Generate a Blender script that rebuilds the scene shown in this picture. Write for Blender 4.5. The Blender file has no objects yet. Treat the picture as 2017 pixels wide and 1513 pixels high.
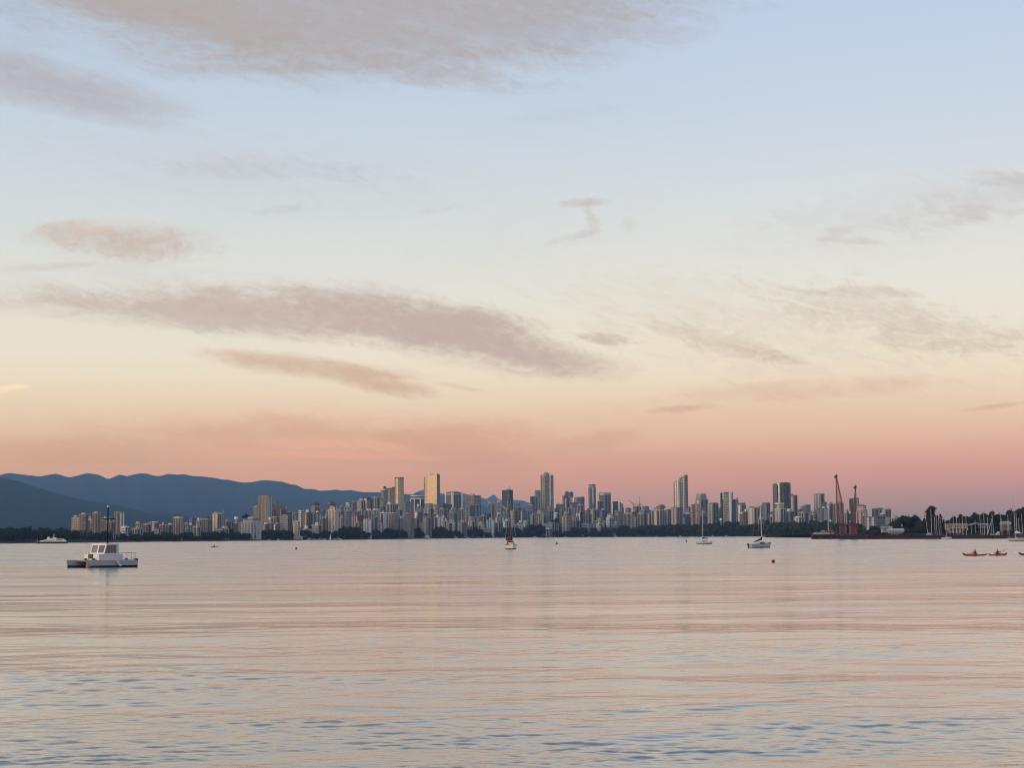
import bpy, bmesh, math, random
import numpy as np
from mathutils import Vector, Matrix

random.seed(7)
rng = np.random.default_rng(11)
scene = bpy.context.scene
coll = scene.collection
R = math.radians

# ------------------------------------------------------------------ camera
FPX = 3600.0            # focal length in pixels of the 2017-wide photograph
CAM_H = 4.5             # metres above the water
PITCH = math.atan((1055.0 - 756.5) / FPX)
ROLL = math.atan(0.007)  # the phone was held a touch off level

cam_data = bpy.data.cameras.new('camera')
cam = bpy.data.objects.new('camera', cam_data)
coll.objects.link(cam)
cam_data.sensor_width = 36.0
cam_data.lens = 36.0 * FPX / 2017.0
cam_data.clip_start = 0.5
cam_data.clip_end = 60000.0
fwd = Vector((0, math.cos(PITCH), math.sin(PITCH)))
up0 = Vector((0, -math.sin(PITCH), math.cos(PITCH)))
rt0 = Vector((1, 0, 0))
rt = rt0 * math.cos(ROLL) + up0 * math.sin(ROLL) * -1
up = up0 * math.cos(ROLL) + rt0 * math.sin(ROLL)
# horizon drops towards the left of the picture: the camera's right vector dips
cam.matrix_world = Matrix(((rt.x, up.x, -fwd.x, 0), (rt.y, up.y, -fwd.y, 0), (rt.z, up.z, -fwd.z, CAM_H), (0, 0, 0, 1)))
scene.camera = cam


def ray(px, py):
    return fwd + rt * ((px - 1008.5) / FPX) + up * ((756.5 - py) / FPX)


def at(px, py, d):
    """point seen at that pixel, d metres ahead (world y)."""
    r = ray(px, py)
    return Vector((0, 0, CAM_H)) + r * (d / r.y)


def on_water(px, py):
    r = ray(px, py)
    return Vector((0, 0, CAM_H)) + r * (-CAM_H / r.z)


# ------------------------------------------------------------------ render settings
scene.view_settings.view_transform = 'Standard'
scene.view_settings.look = 'None'
scene.view_settings.exposure = 0.0
scene.view_settings.gamma = 1.0
scene.view_settings.use_curve_mapping = False
scene.cycles.use_denoising = True
scene.cycles.denoiser = 'OPENIMAGEDENOISE'
scene.cycles.max_bounces = 6
scene.cycles.filter_width = 1.1
scene.cycles.diffuse_bounces = 2
scene.cycles.glossy_bounces = 3
scene.cycles.volume_bounces = 1
scene.cycles.sample_clamp_indirect = 4.0


def lin(c):
    return tuple((v / 255 / 12.92) if v / 255 <= 0.04045 else ((v / 255 + 0.055) / 1.055) ** 2.4 for v in c[:3])


# ------------------------------------------------------------------ sky (world)
SUN_AZ = R(122)          # counter-clockwise from the view direction: behind, to the left
SUN_EL = R(2.5)
SUN_DIR = Vector((-math.sin(SUN_AZ) * math.cos(SUN_EL), math.cos(SUN_AZ) * math.cos(SUN_EL), math.sin(SUN_EL)))

world = bpy.data.worlds.new('World')
scene.world = world
world.use_nodes = True
wn, wl = world.node_tree.nodes, world.node_tree.links
wn.clear()


def W(kind, **kw):
    n = wn.new(kind)
    for k, v in kw.items():
        setattr(n, k, v)
    return n


def wset(sock, v):
    if hasattr(v, 'is_output'):
        wl.new(v, sock)
    else:
        sock.default_value = v


def wmath(op, a, b=0.0, c=0.0, clamp=False):
    n = W('ShaderNodeMath', operation=op, use_clamp=clamp)
    wset(n.inputs[0], a)
    wset(n.inputs[1], b)
    wset(n.inputs[2], c)
    return n.outputs[0]


def wmix(f, a, b):
    n = W('ShaderNodeMix', data_type='RGBA')
    wset(n.inputs[0], f)
    wset(n.inputs[6], a)
    wset(n.inputs[7], b)
    return n.outputs[2]


def wsmooth(v, a, b, lo=0.0, hi=1.0):
    n = W('ShaderNodeMapRange', interpolation_type='SMOOTHSTEP')
    wset(n.inputs[0], v)
    n.inputs[1].default_value, n.inputs[2].default_value = a, b
    n.inputs[3].default_value, n.inputs[4].default_value = lo, hi
    return n.outputs[0]


tc = W('ShaderNodeTexCoord')
sep = W('ShaderNodeSeparateXYZ')
wl.new(tc.outputs['Generated'], sep.inputs[0])
X, Y, Z = sep.outputs
hyp = wmath('SQRT', wmath('ADD', wmath('MULTIPLY', X, X), wmath('MULTIPLY', Y, Y)))
tanel = wmath('DIVIDE', Z, wmath('MAXIMUM', hyp, 1e-4))
azim = wmath('ARCTAN2', X, Y)


TMAX = 0.9
HAZE = 3.4e-5           # per metre: the evening air over the bay (the box itself is built below)
HAZE_TOP = 700.0
HAZE_LIGHT = (0.115, 0.235, 0.410)


def beyond_haze(t, c):
    """what the sky must be outside the air for colour c to arrive at the camera"""
    tau = HAZE * min(28000.0, (HAZE_TOP - CAM_H) / max(t, 1e-4))
    e = math.exp(-tau)
    return tuple(max(0.01, (v - s * (1 - e)) / e) for v, s in zip(lin(c), HAZE_LIGHT))


def ramp(stops):
    n = W('ShaderNodeValToRGB')
    cr = n.color_ramp
    cr.interpolation = 'B_SPLINE' if False else 'LINEAR'
    while len(cr.elements) < len(stops):
        cr.elements.new(0.5)
    for e, (p, c) in zip(cr.elements, stops):
        e.position = p
        e.color = beyond_haze(p * TMAX, c) + (1.0,)
    return n


tt = wmath('DIVIDE', tanel, TMAX, clamp=True)
left_stops = [(0.0, (172, 150, 146)), (0.012, (190, 155, 147)), (0.024, (200, 158, 148)), (0.0375, (205, 164, 150)), (0.054, (219, 187, 165)), (0.076, (231, 212, 188)),
              (0.0986, (232, 223, 205)), (0.126, (225, 223, 212)), (0.168, (213, 219, 219)), (0.21, (202, 213, 222)), (0.251, (191, 206, 223)), (0.293, (182, 199, 220)),
              (0.45, (158, 181, 211)), (0.88, (116, 149, 197))]
right_stops = [(0.0, (138, 137, 147)), (0.010, (150, 137, 146)), (0.024, (187, 147, 149)), (0.0375, (206, 160, 152)), (0.054, (222, 184, 166)), (0.076, (233, 211, 188)),
               (0.0986, (236, 225, 205)), (0.126, (231, 227, 216)), (0.168, (220, 223, 221)), (0.21, (208, 217, 226)), (0.251, (197, 211, 228)), (0.293, (190, 206, 229)),
               (0.45, (162, 186, 215)), (0.88, (118, 151, 199))]
rl = ramp([(p / TMAX, c) for p, c in left_stops])
rr = ramp([(p / TMAX, c) for p, c in right_stops])
wl.new(tt, rl.inputs[0])
wl.new(tt, rr.inputs[0])
side = wsmooth(azim, -0.22, 0.26)
base_sky = wmix(side, rl.outputs[0], rr.outputs[0])

# clouds: thin banks of vapour, each an uneven ellipse in (azimuth, elevation), ragged by stretched noise
comb = W('ShaderNodeCombineXYZ')
wl.new(wmath('MULTIPLY', azim, FPX), comb.inputs[0])
wl.new(wmath('MULTIPLY', tanel, FPX), comb.inputs[1])
P2 = comb.outputs[0]


def wnoise(sx, sy, rot, detail, rough, dist=0.0, off=(0, 0)):
    m = W('ShaderNodeMapping', vector_type='TEXTURE')
    wl.new(P2, m.inputs[0])
    m.inputs['Location'].default_value = (off[0], off[1], 0)
    m.inputs['Rotation'].default_value = (0, 0, R(rot))
    m.inputs['Scale'].default_value = (sx, sy, 1)
    n = W('ShaderNodeTexNoise', noise_dimensions='2D')
    wl.new(m.outputs[0], n.inputs['Vector'])
    n.inputs['Scale'].default_value = 1.0
    n.inputs['Detail'].default_value = detail
    n.inputs['Roughness'].default_value = rough
    n.inputs['Distortion'].default_value = dist
    return n.outputs[0]


noise_a = wmath('SUBTRACT', wnoise(230, 46, -7, 7, 0.62, 0.6), 0.5)
noise_b = wmath('SUBTRACT', wnoise(90, 24, -16, 7, 0.66, 0.9, (900, 40)), 0.5)
noise_c = wmath('SUBTRACT', wnoise(60, 40, 30, 6, 0.6, 1.2, (300, 700)), 0.5)
fine = wmath('SUBTRACT', wnoise(34, 15, -10, 8, 0.68, 0.5, (150, 90)), 0.5)
broad = wmath('SUBTRACT', wnoise(310, 95, -12, 4, 0.55, 0.8, (77, 13)), 0.5)
noise_a = wmath('ADD', wmath('MULTIPLY_ADD', fine, 0.55, wmath('MULTIPLY', noise_a, 0.75)), wmath('MULTIPLY', broad, 0.6))
noise_b = wmath('MULTIPLY_ADD', fine, 0.6, noise_b)
noise_c = wmath('MULTIPLY_ADD', fine, 0.5, noise_c)
NZ = {'a': noise_a, 'b': noise_b, 'c': noise_c}


def sky_px(px, py):
    r = ray(px, py)
    return math.atan2(r.x, r.y) * FPX, r.z / math.hypot(r.x, r.y) * FPX


CLOUDS = [
    # px, py, rx, ry, tilt (+ = falls to the right), opacity, softness, noise, which, colour
    (640, -70, 830, 252, 2, .84, .55, 1.0, 'a', (176, 170, 171)),
    (340, 20, 360, 90, 12, .50, .8, 1.2, 'a', (178, 167, 160)),
    (760, 130, 260, 40, 6, .40, .9, 1.3, 'a', (178, 168, 170)),
    (1150, 66, 300, 26, -2, .35, 1.0, 1.4, 'a', (180, 182, 200)),
    (60, 158, 340, 62, 11, .80, .8, .9, 'a', (179, 176, 181)),
    (240, 472, 200, 44, 3, .95, 1.0, 1.6, 'c', (200, 183, 174)),
    (268, 498, 84, 44, 0, .55, 1.5, 1.6, 'c', (206, 184, 172)),
    (230, 441, 120, 22, -4, .50, 1.4, 1.5, 'c', (224, 208, 196)),
    (330, 470, 120, 34, -6, .45, 1.5, 1.8, 'b', (204, 194, 190)),
    (110, 465, 110, 14, 0, .40, 1.3, 1.4, 'a', (204, 196, 188)),
    (110, 525, 130, 9, -5, .55, 1.0, 1.2, 'a', (200, 196, 192)),
    (365, 548, 56, 18, 20, .30, 1.4, 1.6, 'b', (206, 198, 192)),
    (560, 620, 500, 56, 4, .86, .75, 1.5, 'a', (196, 178, 169)),
    (860, 645, 330, 70, 13, .90, .75, 1.3, 'a', (193, 175, 168)),
    (1070, 703, 210, 40, 10, .80, 1.1, 1.5, 'a', (195, 174, 167)),
    (230, 622, 300, 26, 4, .40, 1.0, 1.8, 'a', (205, 194, 182)),
    (610, 722, 250, 25, 6, .92, .8, 1.3, 'a', (207, 183, 164)),
    (745, 752, 130, 27, 12, .92, .8, 1.4, 'a', (208, 177, 160)),
    (900, 762, 70, 7, 12, .45, 1.0, 1.4, 'b', (205, 182, 160)),
    (600, 868, 480, 52, 2, .74, 1.0, 1.1, 'a', (207, 165, 150)),
    (170, 892, 320, 36, 2, .62, 1.0, 1.1, 'a', (198, 162, 146)),
    (900, 880, 250, 62, 3, .66, .9, 1.3, 'a', (206, 162, 146)),
    (1160, 872, 130, 24, -10, .62, .8, 1.3, 'a', (206, 166, 150)),
    (1010, 905, 700, 22, 0, .35, 1.0, 1.2, 'a', (202, 158, 146)),
    (640, 874, 190, 17, 2, .80, 1.9, 1.7, 'b', (250, 186, 156)),
    (770, 884, 90, 17, 14, .72, 1.9, 1.9, 'b', (249, 183, 154)),
    (640, 896, 260, 9, 2, .55, 1.0, 1.5, 'a', (236, 174, 148)),
    (210, 918, 60, 5, -3, .55, 1.4, 1.2, 'b', (232, 170, 144)),
    (10, 766, 46, 8, -10, .90, .9, 1.0, 'b', (251, 227, 194)),
    (1700, 575, 140, 14, 3, .50, 1.0, 2.2, 'b', (206, 190, 178)),
    (1760, 625, 260, 62, 14, .52, 1.0, 2.4, 'b', (205, 191, 180)),
    (1900, 665, 200, 40, 4, .36, 1.0, 2.2, 'b', (208, 192, 178)),
    (1420, 675, 180, 30, 14, .46, 1.0, 2.2, 'b', (206, 188, 172)),
    (1520, 700, 90, 14, 12, .50, 1.0, 1.8, 'b', (202, 180, 164)),
    (1190, 668, 70, 13, 6, .70, .8, 1.6, 'b', (196, 178, 168)),
    (1560, 770, 320, 26, -2, .45, 1.0, 1.5, 'a', (212, 178, 158)),
    (1340, 806, 80, 9, -4, .55, .9, 1.2, 'b', (204, 164, 148)),
    (1960, 801, 80, 6, -6, .55, 1.0, 1.2, 'b', (206, 166, 146)),
    (1150, 398, 64, 11, -2, .62, .9, 1.6, 'c', (194, 182, 178)),
    (1166, 432, 14, 36, -22, .55, 1.0, 1.6, 'c', (200, 186, 180)),
    (1130, 466, 56, 11, -12, .52, 1.0, 1.8, 'c', (200, 184, 178)),
    (1238, 442, 20, 20, 0, .34, 1.0, 1.6, 'c', (200, 192, 190)),
    (1652, 456, 34, 13, -10, .46, 1.0, 1.8, 'c', (198, 188, 184)),
    (1680, 474, 84, 9, 5, .46, 1.0, 1.6, 'b', (200, 190, 186)),
    (1930, 396, 230, 46, -10, .50, 1.0, 2.0, 'b', (203, 200, 200)),
    (1990, 352, 100, 17, 8, .52, 1.0, 1.6, 'b', (196, 190, 190)),
    (1910, 420, 46, 24, 0, .40, 1.0, 1.8, 'c', (200, 184, 180)),
    (560, 332, 270, 30, 3, .36, 1.0, 1.9, 'b', (188, 190, 196)),
    (420, 335, 120, 22, 3, .30, 1.0, 1.8, 'b', (192, 190, 194)),
    (560, 412, 80, 13, -8, .36, 1.0, 2.0, 'c', (190, 190, 194)),
    (860, 412, 70, 9, -10, .34, 1.0, 1.6, 'c', (196, 194, 194)),
    (1110, 226, 130, 20, -6, .20, 1.0, 2.0, 'b', (180, 188, 200)),
]
VEILS = [(470, 335, 560, 95, 4, .28, 1.3, 2.6, 'b', (196, 194, 198)), (1780, 420, 420, 90, -8, .34, 1.3, 2.6, 'b', (205, 200, 200)), (1500, 640, 520, 120, 8, .38, 1.3, 2.6, 'b', (210, 194, 180)),
         (240, 575, 420, 70, 6, .36, 1.3, 2.4, 'a', (204, 196, 188)), (1080, 450, 330, 90, -10, .14, 1.4, 2.4, 'c', (204, 198, 196)), (1150, 215, 420, 90, -4, .12, 1.3, 2.2, 'a', (186, 192, 206)),
         (620, 848, 560, 62, 2, .46, 1.4, 2.0, 'a', (216, 180, 158)), (1500, 800, 500, 50, -2, .34, 1.4, 2.0, 'a', (214, 176, 160)), (760, 900, 500, 28, 2, .45, 1.4, 2.0, 'b', (228, 168, 146))]
CLOUDS = VEILS + CLOUDS
body = wmath('ADD', 0.90, wmath('ADD', wmath('MULTIPLY', fine, 0.30), wmath('MULTIPLY', noise_b, 0.30)), clamp=True)
sky_col = base_sky
for (cx, cy, rx, ry, tilt, op, soft, namt, nk, col) in CLOUDS:
    sx, sy = sky_px(cx, cy)
    m = W('ShaderNodeMapping', vector_type='TEXTURE')
    wl.new(P2, m.inputs[0])
    m.inputs['Location'].default_value = (sx, sy, 0)
    m.inputs['Rotation'].default_value = (0, 0, R(-tilt))
    m.inputs['Scale'].default_value = (rx, ry, 1)
    d = W('ShaderNodeVectorMath', operation='DOT_PRODUCT')
    wl.new(m.outputs[0], d.inputs[0])
    wl.new(m.outputs[0], d.inputs[1])
    f = wmath('SUBTRACT', 1.0, d.outputs['Value'])
    f = wmath('MULTIPLY_ADD', NZ[nk], namt, f)
    a = wsmooth(f, -0.18, soft * 1.35, 0.0, min(1.0, op * 1.12))
    a = wmath('MULTIPLY', a, body)
    sky_col = wmix(a, sky_col, beyond_haze(sy / FPX, col) + (1.0,))

# the sunset side, behind the camera: the physical sky
nish = W('ShaderNodeTexSky', sky_type='NISHITA')
nish.sun_disc = False
nish.sun_elevation = SUN_EL
nish.sun_rotation = -SUN_AZ
nish.altitude = 0
nish.air_density = 1.2
nish.dust_density = 2.0
nish.ozone_density = 1.0
nscale = W('ShaderNodeVectorMath', operation='SCALE')
wl.new(nish.outputs[0], nscale.inputs[0])
nscale.inputs['Scale'].default_value = 0.10
cosd = wmath('DIVIDE', wmath('ADD', wmath('MULTIPLY', X, SUN_DIR.x), wmath('MULTIPLY', Y, SUN_DIR.y)), wmath('MAXIMUM', hyp, 1e-4))
west = wmath('MULTIPLY', wsmooth(cosd, -0.15, 0.85), wsmooth(tanel, 0.3, 2.0, 1.0, 0.0))
wcol = W('ShaderNodeVectorMath', operation='SCALE')
wl.new(nscale.outputs[0], wcol.inputs[0])
wl.new(west, wcol.inputs['Scale'])
wadd = W('ShaderNodeVectorMath', operation='ADD')
wl.new(sky_col, wadd.inputs[0])
wl.new(wcol.outputs[0], wadd.inputs[1])
sky_col = wadd.outputs[0]

bg = W('ShaderNodeBackground')
wl.new(sky_col, bg.inputs[0])
bg.inputs[1].default_value = 1.0
wo = W('ShaderNodeOutputWorld')
wl.new(bg.outputs[0], wo.inputs[0])

# ------------------------------------------------------------------ sun: a soft last light from behind and to the left
sun_data = bpy.data.lights.new('sun', 'SUN')
sun_data.energy = 1.4
sun_data.angle = R(12)
sun_data.color = (1.0, 0.70, 0.42)
sun = bpy.data.objects.new('sun', sun_data)
coll.objects.link(sun)
sun.rotation_euler = SUN_DIR.to_track_quat('Z', 'Y').to_euler()
sun.location = (-200, -200, 300)

# ------------------------------------------------------------------ helpers: materials
MATS = {}


def new_mat(name):
    m = bpy.data.materials.new(name)
    m.use_nodes = True
    return m, m.node_tree.nodes, m.node_tree.links, m.node_tree.nodes['Principled BSDF']


def plain(name, col, rough=0.6, metal=0.0, spec=0.5, var=0.12, scale=2.0):
    """a plain material with a little uneven colour."""
    if name in MATS:
        return MATS[name]
    m, n, l, b = new_mat(name)
    tcn = n.new('ShaderNodeTexCoord')
    nz = n.new('ShaderNodeTexNoise')
    nz.inputs['Scale'].default_value = scale
    nz.inputs['Detail'].default_value = 4
    l.new(tcn.outputs['Object'], nz.inputs['Vector'])
    mx = n.new('ShaderNodeMix')
    mx.data_type = 'RGBA'
    l.new(nz.outputs[0], mx.inputs[0])
    mx.inputs[6].default_value = tuple(min(1, c * (1 - var)) for c in col) + (1,)
    mx.inputs[7].default_value = tuple(min(1, c * (1 + var)) for c in col) + (1,)
    l.new(mx.outputs[2], b.inputs['Base Color'])
    b.inputs['Roughness'].default_value = rough
    b.inputs['Metallic'].default_value = metal
    b.inputs['Specular IOR Level'].default_value = spec
    MATS[name] = m
    return m


# ------------------------------------------------------------------ helpers: objects
def link_mesh(name, me, parent=None, loc=None):
    o = bpy.data.objects.new(name, me)
    coll.objects.link(o)
    if parent is not None:
        o.parent = parent
    if loc is not None:
        o.location = loc
    return o


class MB:
    """collects shapes into one mesh"""

    def __init__(self):
        self.v, self.f = [], []

    def box(self, cx, cy, cz, sx, sy, sz, rz=0.0):
        c, s = math.cos(rz), math.sin(rz)
        k = len(self.v)
        for dz in (-.5, .5):
            for dx, dy in ((-.5, -.5), (.5, -.5), (.5, .5), (-.5, .5)):
                x, y = dx * sx, dy * sy
                self.v.append((cx + x * c - y * s, cy + x * s + y * c, cz + dz * sz))
        self.f += [(k, k + 3, k + 2, k + 1), (k + 4, k + 5, k + 6, k + 7), (k, k + 1, k + 5, k + 4), (k + 1, k + 2, k + 6, k + 5), (k + 2, k + 3, k + 7, k + 6), (k + 3, k, k + 4, k + 7)]
        return self

    def prism(self, pts, z0, z1, top=None):
        """vertical prism on a footprint; top: other footprint for the upper ring; z1 may be a list"""
        k, n = len(self.v), len(pts)
        top = top or pts
        z1s = z1 if isinstance(z1, (list, tuple)) else [z1] * n
        self.v += [(p[0], p[1], z0) for p in pts] + [(p[0], p[1], z) for p, z in zip(top, z1s)]
        self.f.append(tuple(reversed(range(k, k + n))))
        self.f.append(tuple(range(k + n, k + 2 * n)))
        for i in range(n):
            j = (i + 1) % n
            self.f.append((k + i, k + j, k + n + j, k + n + i))
        return self

    def tube(self, a, b, r0, r1=None, n=6):
        a, b = Vector(a), Vector(b)
        r1 = r0 if r1 is None else r1
        d = (b - a)
        if d.length < 1e-6:
            return self
        d.normalize()
        s = d.cross(Vector((0, 0, 1)) if abs(d.z) < .9 else Vector((1, 0, 0))).normalized()
        t = d.cross(s)
        k = len(self.v)
        for p, r in ((a, r0), (b, r1)):
            for i in range(n):
                w = 2 * math.pi * i / n
                self.v.append(tuple(p + s * (r * math.cos(w)) + t * (r * math.sin(w))))
        for i in range(n):
            j = (i + 1) % n
            self.f.append((k + i, k + j, k + n + j, k + n + i))
        self.f.append(tuple(reversed(range(k, k + n))))
        self.f.append(tuple(range(k + n, k + 2 * n)))
        return self

    def path(self, pts, r, n=6):
        for a, b in zip(pts, pts[1:]):
            self.tube(a, b, r, r, n)
        return self

    def ball(self, c, r, seg=10, rings=6, sz=1.0):
        k = len(self.v)
        c = Vector(c)
        self.v.append(tuple(c + Vector((0, 0, -r * sz))))
        for i in range(1, rings):
            p = -math.pi / 2 + math.pi * i / rings
            for j in range(seg):
                w = 2 * math.pi * j / seg
                self.v.append(tuple(c + Vector((r * math.cos(p) * math.cos(w), r * math.cos(p) * math.sin(w), r * sz * math.sin(p)))))
        self.v.append(tuple(c + Vector((0, 0, r * sz))))
        top = len(self.v) - 1
        for j in range(seg):
            j2 = (j + 1) % seg
            self.f.append((k, k + 1 + j2, k + 1 + j))
            for i in range(rings - 2):
                a = k + 1 + i * seg
                self.f.append((a + j, a + j2, a + seg + j2, a + seg + j))
            a = k + 1 + (rings - 2) * seg
            self.f.append((a + j, a + j2, top))
        return self

    def loft(self, rings, closed=True, caps=True):
        """rings: lists of points of equal length"""
        k, n = len(self.v), len(rings[0])
        for r in rings:
            self.v += [tuple(p) for p in r]
        for i in range(len(rings) - 1):
            for j in range(n if closed else n - 1):
                j2 = (j + 1) % n
                self.f.append((k + i * n + j, k + i * n + j2, k + (i + 1) * n + j2, k + (i + 1) * n + j))
        if caps:
            self.f.append(tuple(reversed(range(k, k + n))))
            self.f.append(tuple(range(k + (len(rings) - 1) * n, k + len(rings) * n)))
        return self

    def mesh(self, name, mat, smooth=False):
        me = bpy.data.meshes.new(name)
        me.from_pydata(self.v, [], self.f)
        if smooth:
            me.polygons.foreach_set('use_smooth', [True] * len(me.polygons))
        if mat is not None:
            me.materials.append(mat)
        me.update()
        return me

    def build(self, name, mat, parent=None, smooth=False, loc=None):
        return link_mesh(name, self.mesh(name, mat, smooth), parent, loc)


def tag(o, label=None, cat=None, group=None, kind=None):
    if label:
        o['label'] = label
    if cat:
        o['category'] = cat
    if group:
        o['group'] = group
    if kind:
        o['kind'] = kind
    return o


def thing(name, label, cat, loc=(0, 0, 0), rz=0.0, group=None):
    o = bpy.data.objects.new(name, None)
    o.empty_display_size = 0.5
    coll.objects.link(o)
    o.location = loc
    o.rotation_euler = (0, 0, rz)
    return tag(o, label, cat, group)


def copy_tree(o, parent=None):
    c = o.copy()
    coll.objects.link(c)
    if parent is not None:
        c.parent = parent
    for ch in o.children:
        copy_tree(ch, c)
    return c


# ------------------------------------------------------------------ haze: one even box of evening air over the bay
def make_haze():
    b = MB().box(0, 14400, 344, 30000, 30000, 712)
    m = bpy.data.materials.new('haze')
    m.use_nodes = True
    n, l = m.node_tree.nodes, m.node_tree.links
    n.clear()
    pv = n.new('ShaderNodeVolumePrincipled')
    pv.inputs['Color'].default_value = (0.42, 0.69, 1.0, 1)
    pv.inputs['Density'].default_value = HAZE
    pv.inputs['Density Attribute'].default_value = ''
    pv.inputs['Color Attribute'].default_value = ''
    pv.inputs['Temperature Attribute'].default_value = ''
    pv.inputs['Anisotropy'].default_value = 0.0
    out = n.new('ShaderNodeOutputMaterial')
    l.new(pv.outputs[0], out.inputs['Volume'])
    m.cycles.homogeneous_volume = True
    tag(b.build('haze', m), kind='stuff')


make_haze()

# ------------------------------------------------------------------ water
def make_water():
    nr, na = 940, 620
    # rows follow 1/r so that near water is finely meshed and far water coarsely
    r_near, r_far = 22.0, 24000.0
    k = np.linspace(0, 1, nr)
    inv = (1 / r_near) * (1 - k) + (1 / r_far) * k
    r = 1 / inv
    a_mid = np.linspace(-0.31, 0.31, na - 60)
    a_l = np.linspace(-0.75, -0.31, 31)[:-1]
    a = np.concatenate([a_l, a_mid, -a_l[::-1]])
    na = len(a)
    RR, AA = np.meshgrid(r, a, indexing='ij')
    x, y = RR * np.sin(AA), RR * np.cos(AA)
    dr = np.gradient(r)[:, None]
    z = np.zeros_like(x)
    sx = np.zeros_like(x)

    def field(seed, lx, ly):
        g = np.random.default_rng(seed)
        s = np.zeros_like(x)
        for i in range(7):
            w = g.uniform(0, 6.28)
            s += np.sin((x * math.cos(w) / lx + y * math.sin(w) / ly) * 6.28 * g.uniform(.6, 1.6) + g.uniform(0, 6.28))
        return s / 3.0

    calm = 1 / (1 + np.exp(-2.2 * (field(3, 44, 13) + field(4, 15, 5) * 0.8 - 0.25 - np.clip((RR - 60) / 120, 0, 1) * 0.7)))   # 0 calm .. 1 ruffled
    calm = 0.22 + 0.95 * calm ** 1.3
    g = np.random.default_rng(21)
    waves = []
    for i in range(84):
        lam = 0.24 * (9.0 / 0.24) ** (i / 83.0)
        lam *= g.uniform(.9, 1.1)
        th = math.pi / 2 + g.normal(0, 0.58 if lam < 1.4 else 0.48 if lam < 4 else 0.34) + 0.10     # crests roughly across the view
        slope = 0.0160 if lam < 1.4 else 0.0064 if lam < 4 else 0.0036
        waves.append((lam, th, slope * lam / 6.28, g.uniform(0, 6.28)))
    for i in range(14):
        lam = 9.5 * (44.0 / 9.5) ** (i / 13.0) * g.uniform(.9, 1.1)
        waves.append((lam, math.pi / 2 + g.normal(0, 0.30) + 0.06, 0.0034 * lam / 6.28, g.uniform(0, 6.28)))
    # crests wander: bend the plane a little before summing the waves
    wx1, wy1, wx2, wy2 = field(31, 9, 7), field(32, 10, 6), field(33, 38, 26), field(34, 40, 22)
    grp = [0.35 + 0.65 * np.clip(0.55 + 0.6 * field(40 + q, 26 + 9 * q, 9 + 3 * q), 0, 1.4) for q in range(4)]
    for i_, (lam, th, amp, ph) in enumerate(waves):
        fade = np.clip((lam / (dr * 1.0) - 2.0) / 2.0, 0, 1)
        kx, ky = 6.28318 / lam * math.cos(th), 6.28318 / lam * math.sin(th)
        mod = calm if lam < 1.6 else grp[i_ % 4]
        w1 = min(.30 * lam, .5)
        z += amp * mod * fade * np.sin(kx * (x + w1 * wx1 + .9 * w1 * wx2) + ky * (y + w1 * wy1 + .9 * w1 * wy2) + ph)
    co = np.stack([x, y, z], -1).reshape(-1, 3)
    idx = np.arange(nr * na).reshape(nr, na)
    q = np.stack([idx[:-1, :-1], idx[:-1, 1:], idx[1:, 1:], idx[1:, :-1]], -1).reshape(-1, 4)[:, ::-1]
    me = bpy.data.meshes.new('water')
    me.vertices.add(len(co))
    me.vertices.foreach_set('co', co.astype(np.float32).ravel())
    me.loops.add(q.size)
    me.loops.foreach_set('vertex_index', q.astype(np.int32).ravel())
    me.polygons.add(len(q))
    me.polygons.foreach_set('loop_start', np.arange(0, q.size, 4, dtype=np.int32))
    me.polygons.foreach_set('loop_total', np.full(len(q), 4, dtype=np.int32))
    me.polygons.foreach_set('use_smooth', np.ones(len(q), dtype=bool))
    me.update(calc_edges=True)
    at_ = me.attributes.new('chop', 'FLOAT', 'POINT')
    # waves too small for the mesh at that distance become roughness
    lost = np.clip(np.log(RR / 40.0) / np.log(400 / 40.0), 0, 1)
    at_.data.foreach_set('value', lost.astype(np.float32).ravel())
    m, n, l, b = new_mat('water')
    b.inputs['Base Color'].default_value = (0.062, 0.064, 0.048, 1)
    b.inputs['IOR'].default_value = 1.40
    b.inputs['Coat Weight'].default_value = 0.45
    b.inputs['Coat IOR'].default_value = 1.40
    at2 = n.new('ShaderNodeAttribute')
    at2.attribute_name = 'chop'
    mr = n.new('ShaderNodeMapRange')
    l.new(at2.outputs['Fac'], mr.inputs[0])
    mr.inputs[3].default_value, mr.inputs[4].default_value = 0.04, WATER_FAR_ROUGH
    tcn = n.new('ShaderNodeTexCoord')
    mpw = n.new('ShaderNodeMapping')
    mpw.inputs['Scale'].default_value = (0.035, 0.05, 1)
    l.new(tcn.outputs['Object'], mpw.inputs[0])
    nw = n.new('ShaderNodeTexNoise')
    nw.inputs['Scale'].default_value = 1.0
    nw.inputs['Detail'].default_value = 5
    nw.inputs['Roughness'].default_value = 0.65
    l.new(mpw.outputs[0], nw.inputs['Vector'])
    wr = n.new('ShaderNodeMapRange')
    l.new(nw.outputs[0], wr.inputs[0])
    wr.inputs[1].default_value, wr.inputs[2].default_value, wr.inputs[3].default_value, wr.inputs[4].default_value = .3, .7, .55, 1.5
    rm = n.new('ShaderNodeMath')
    rm.operation = 'MULTIPLY'
    l.new(mr.outputs[0], rm.inputs[0])
    l.new(wr.outputs[0], rm.inputs[1])
    l.new(rm.outputs[0], b.inputs['Roughness'])
    l.new(rm.outputs[0], b.inputs['Coat Roughness'])
    mp = n.new('ShaderNodeMapping')
    mp.inputs['Scale'].default_value = (1.2, 2.6, 1)
    mp.inputs['Rotation'].default_value = (0, 0, R(6))
    l.new(tcn.outputs['Object'], mp.inputs[0])
    nz = n.new('ShaderNodeTexNoise')
    nz.inputs['Scale'].default_value = 1.6
    nz.inputs['Detail'].default_value = 4
    nz.inputs['Roughness'].default_value = 0.55
    l.new(mp.outputs[0], nz.inputs['Vector'])
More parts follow.
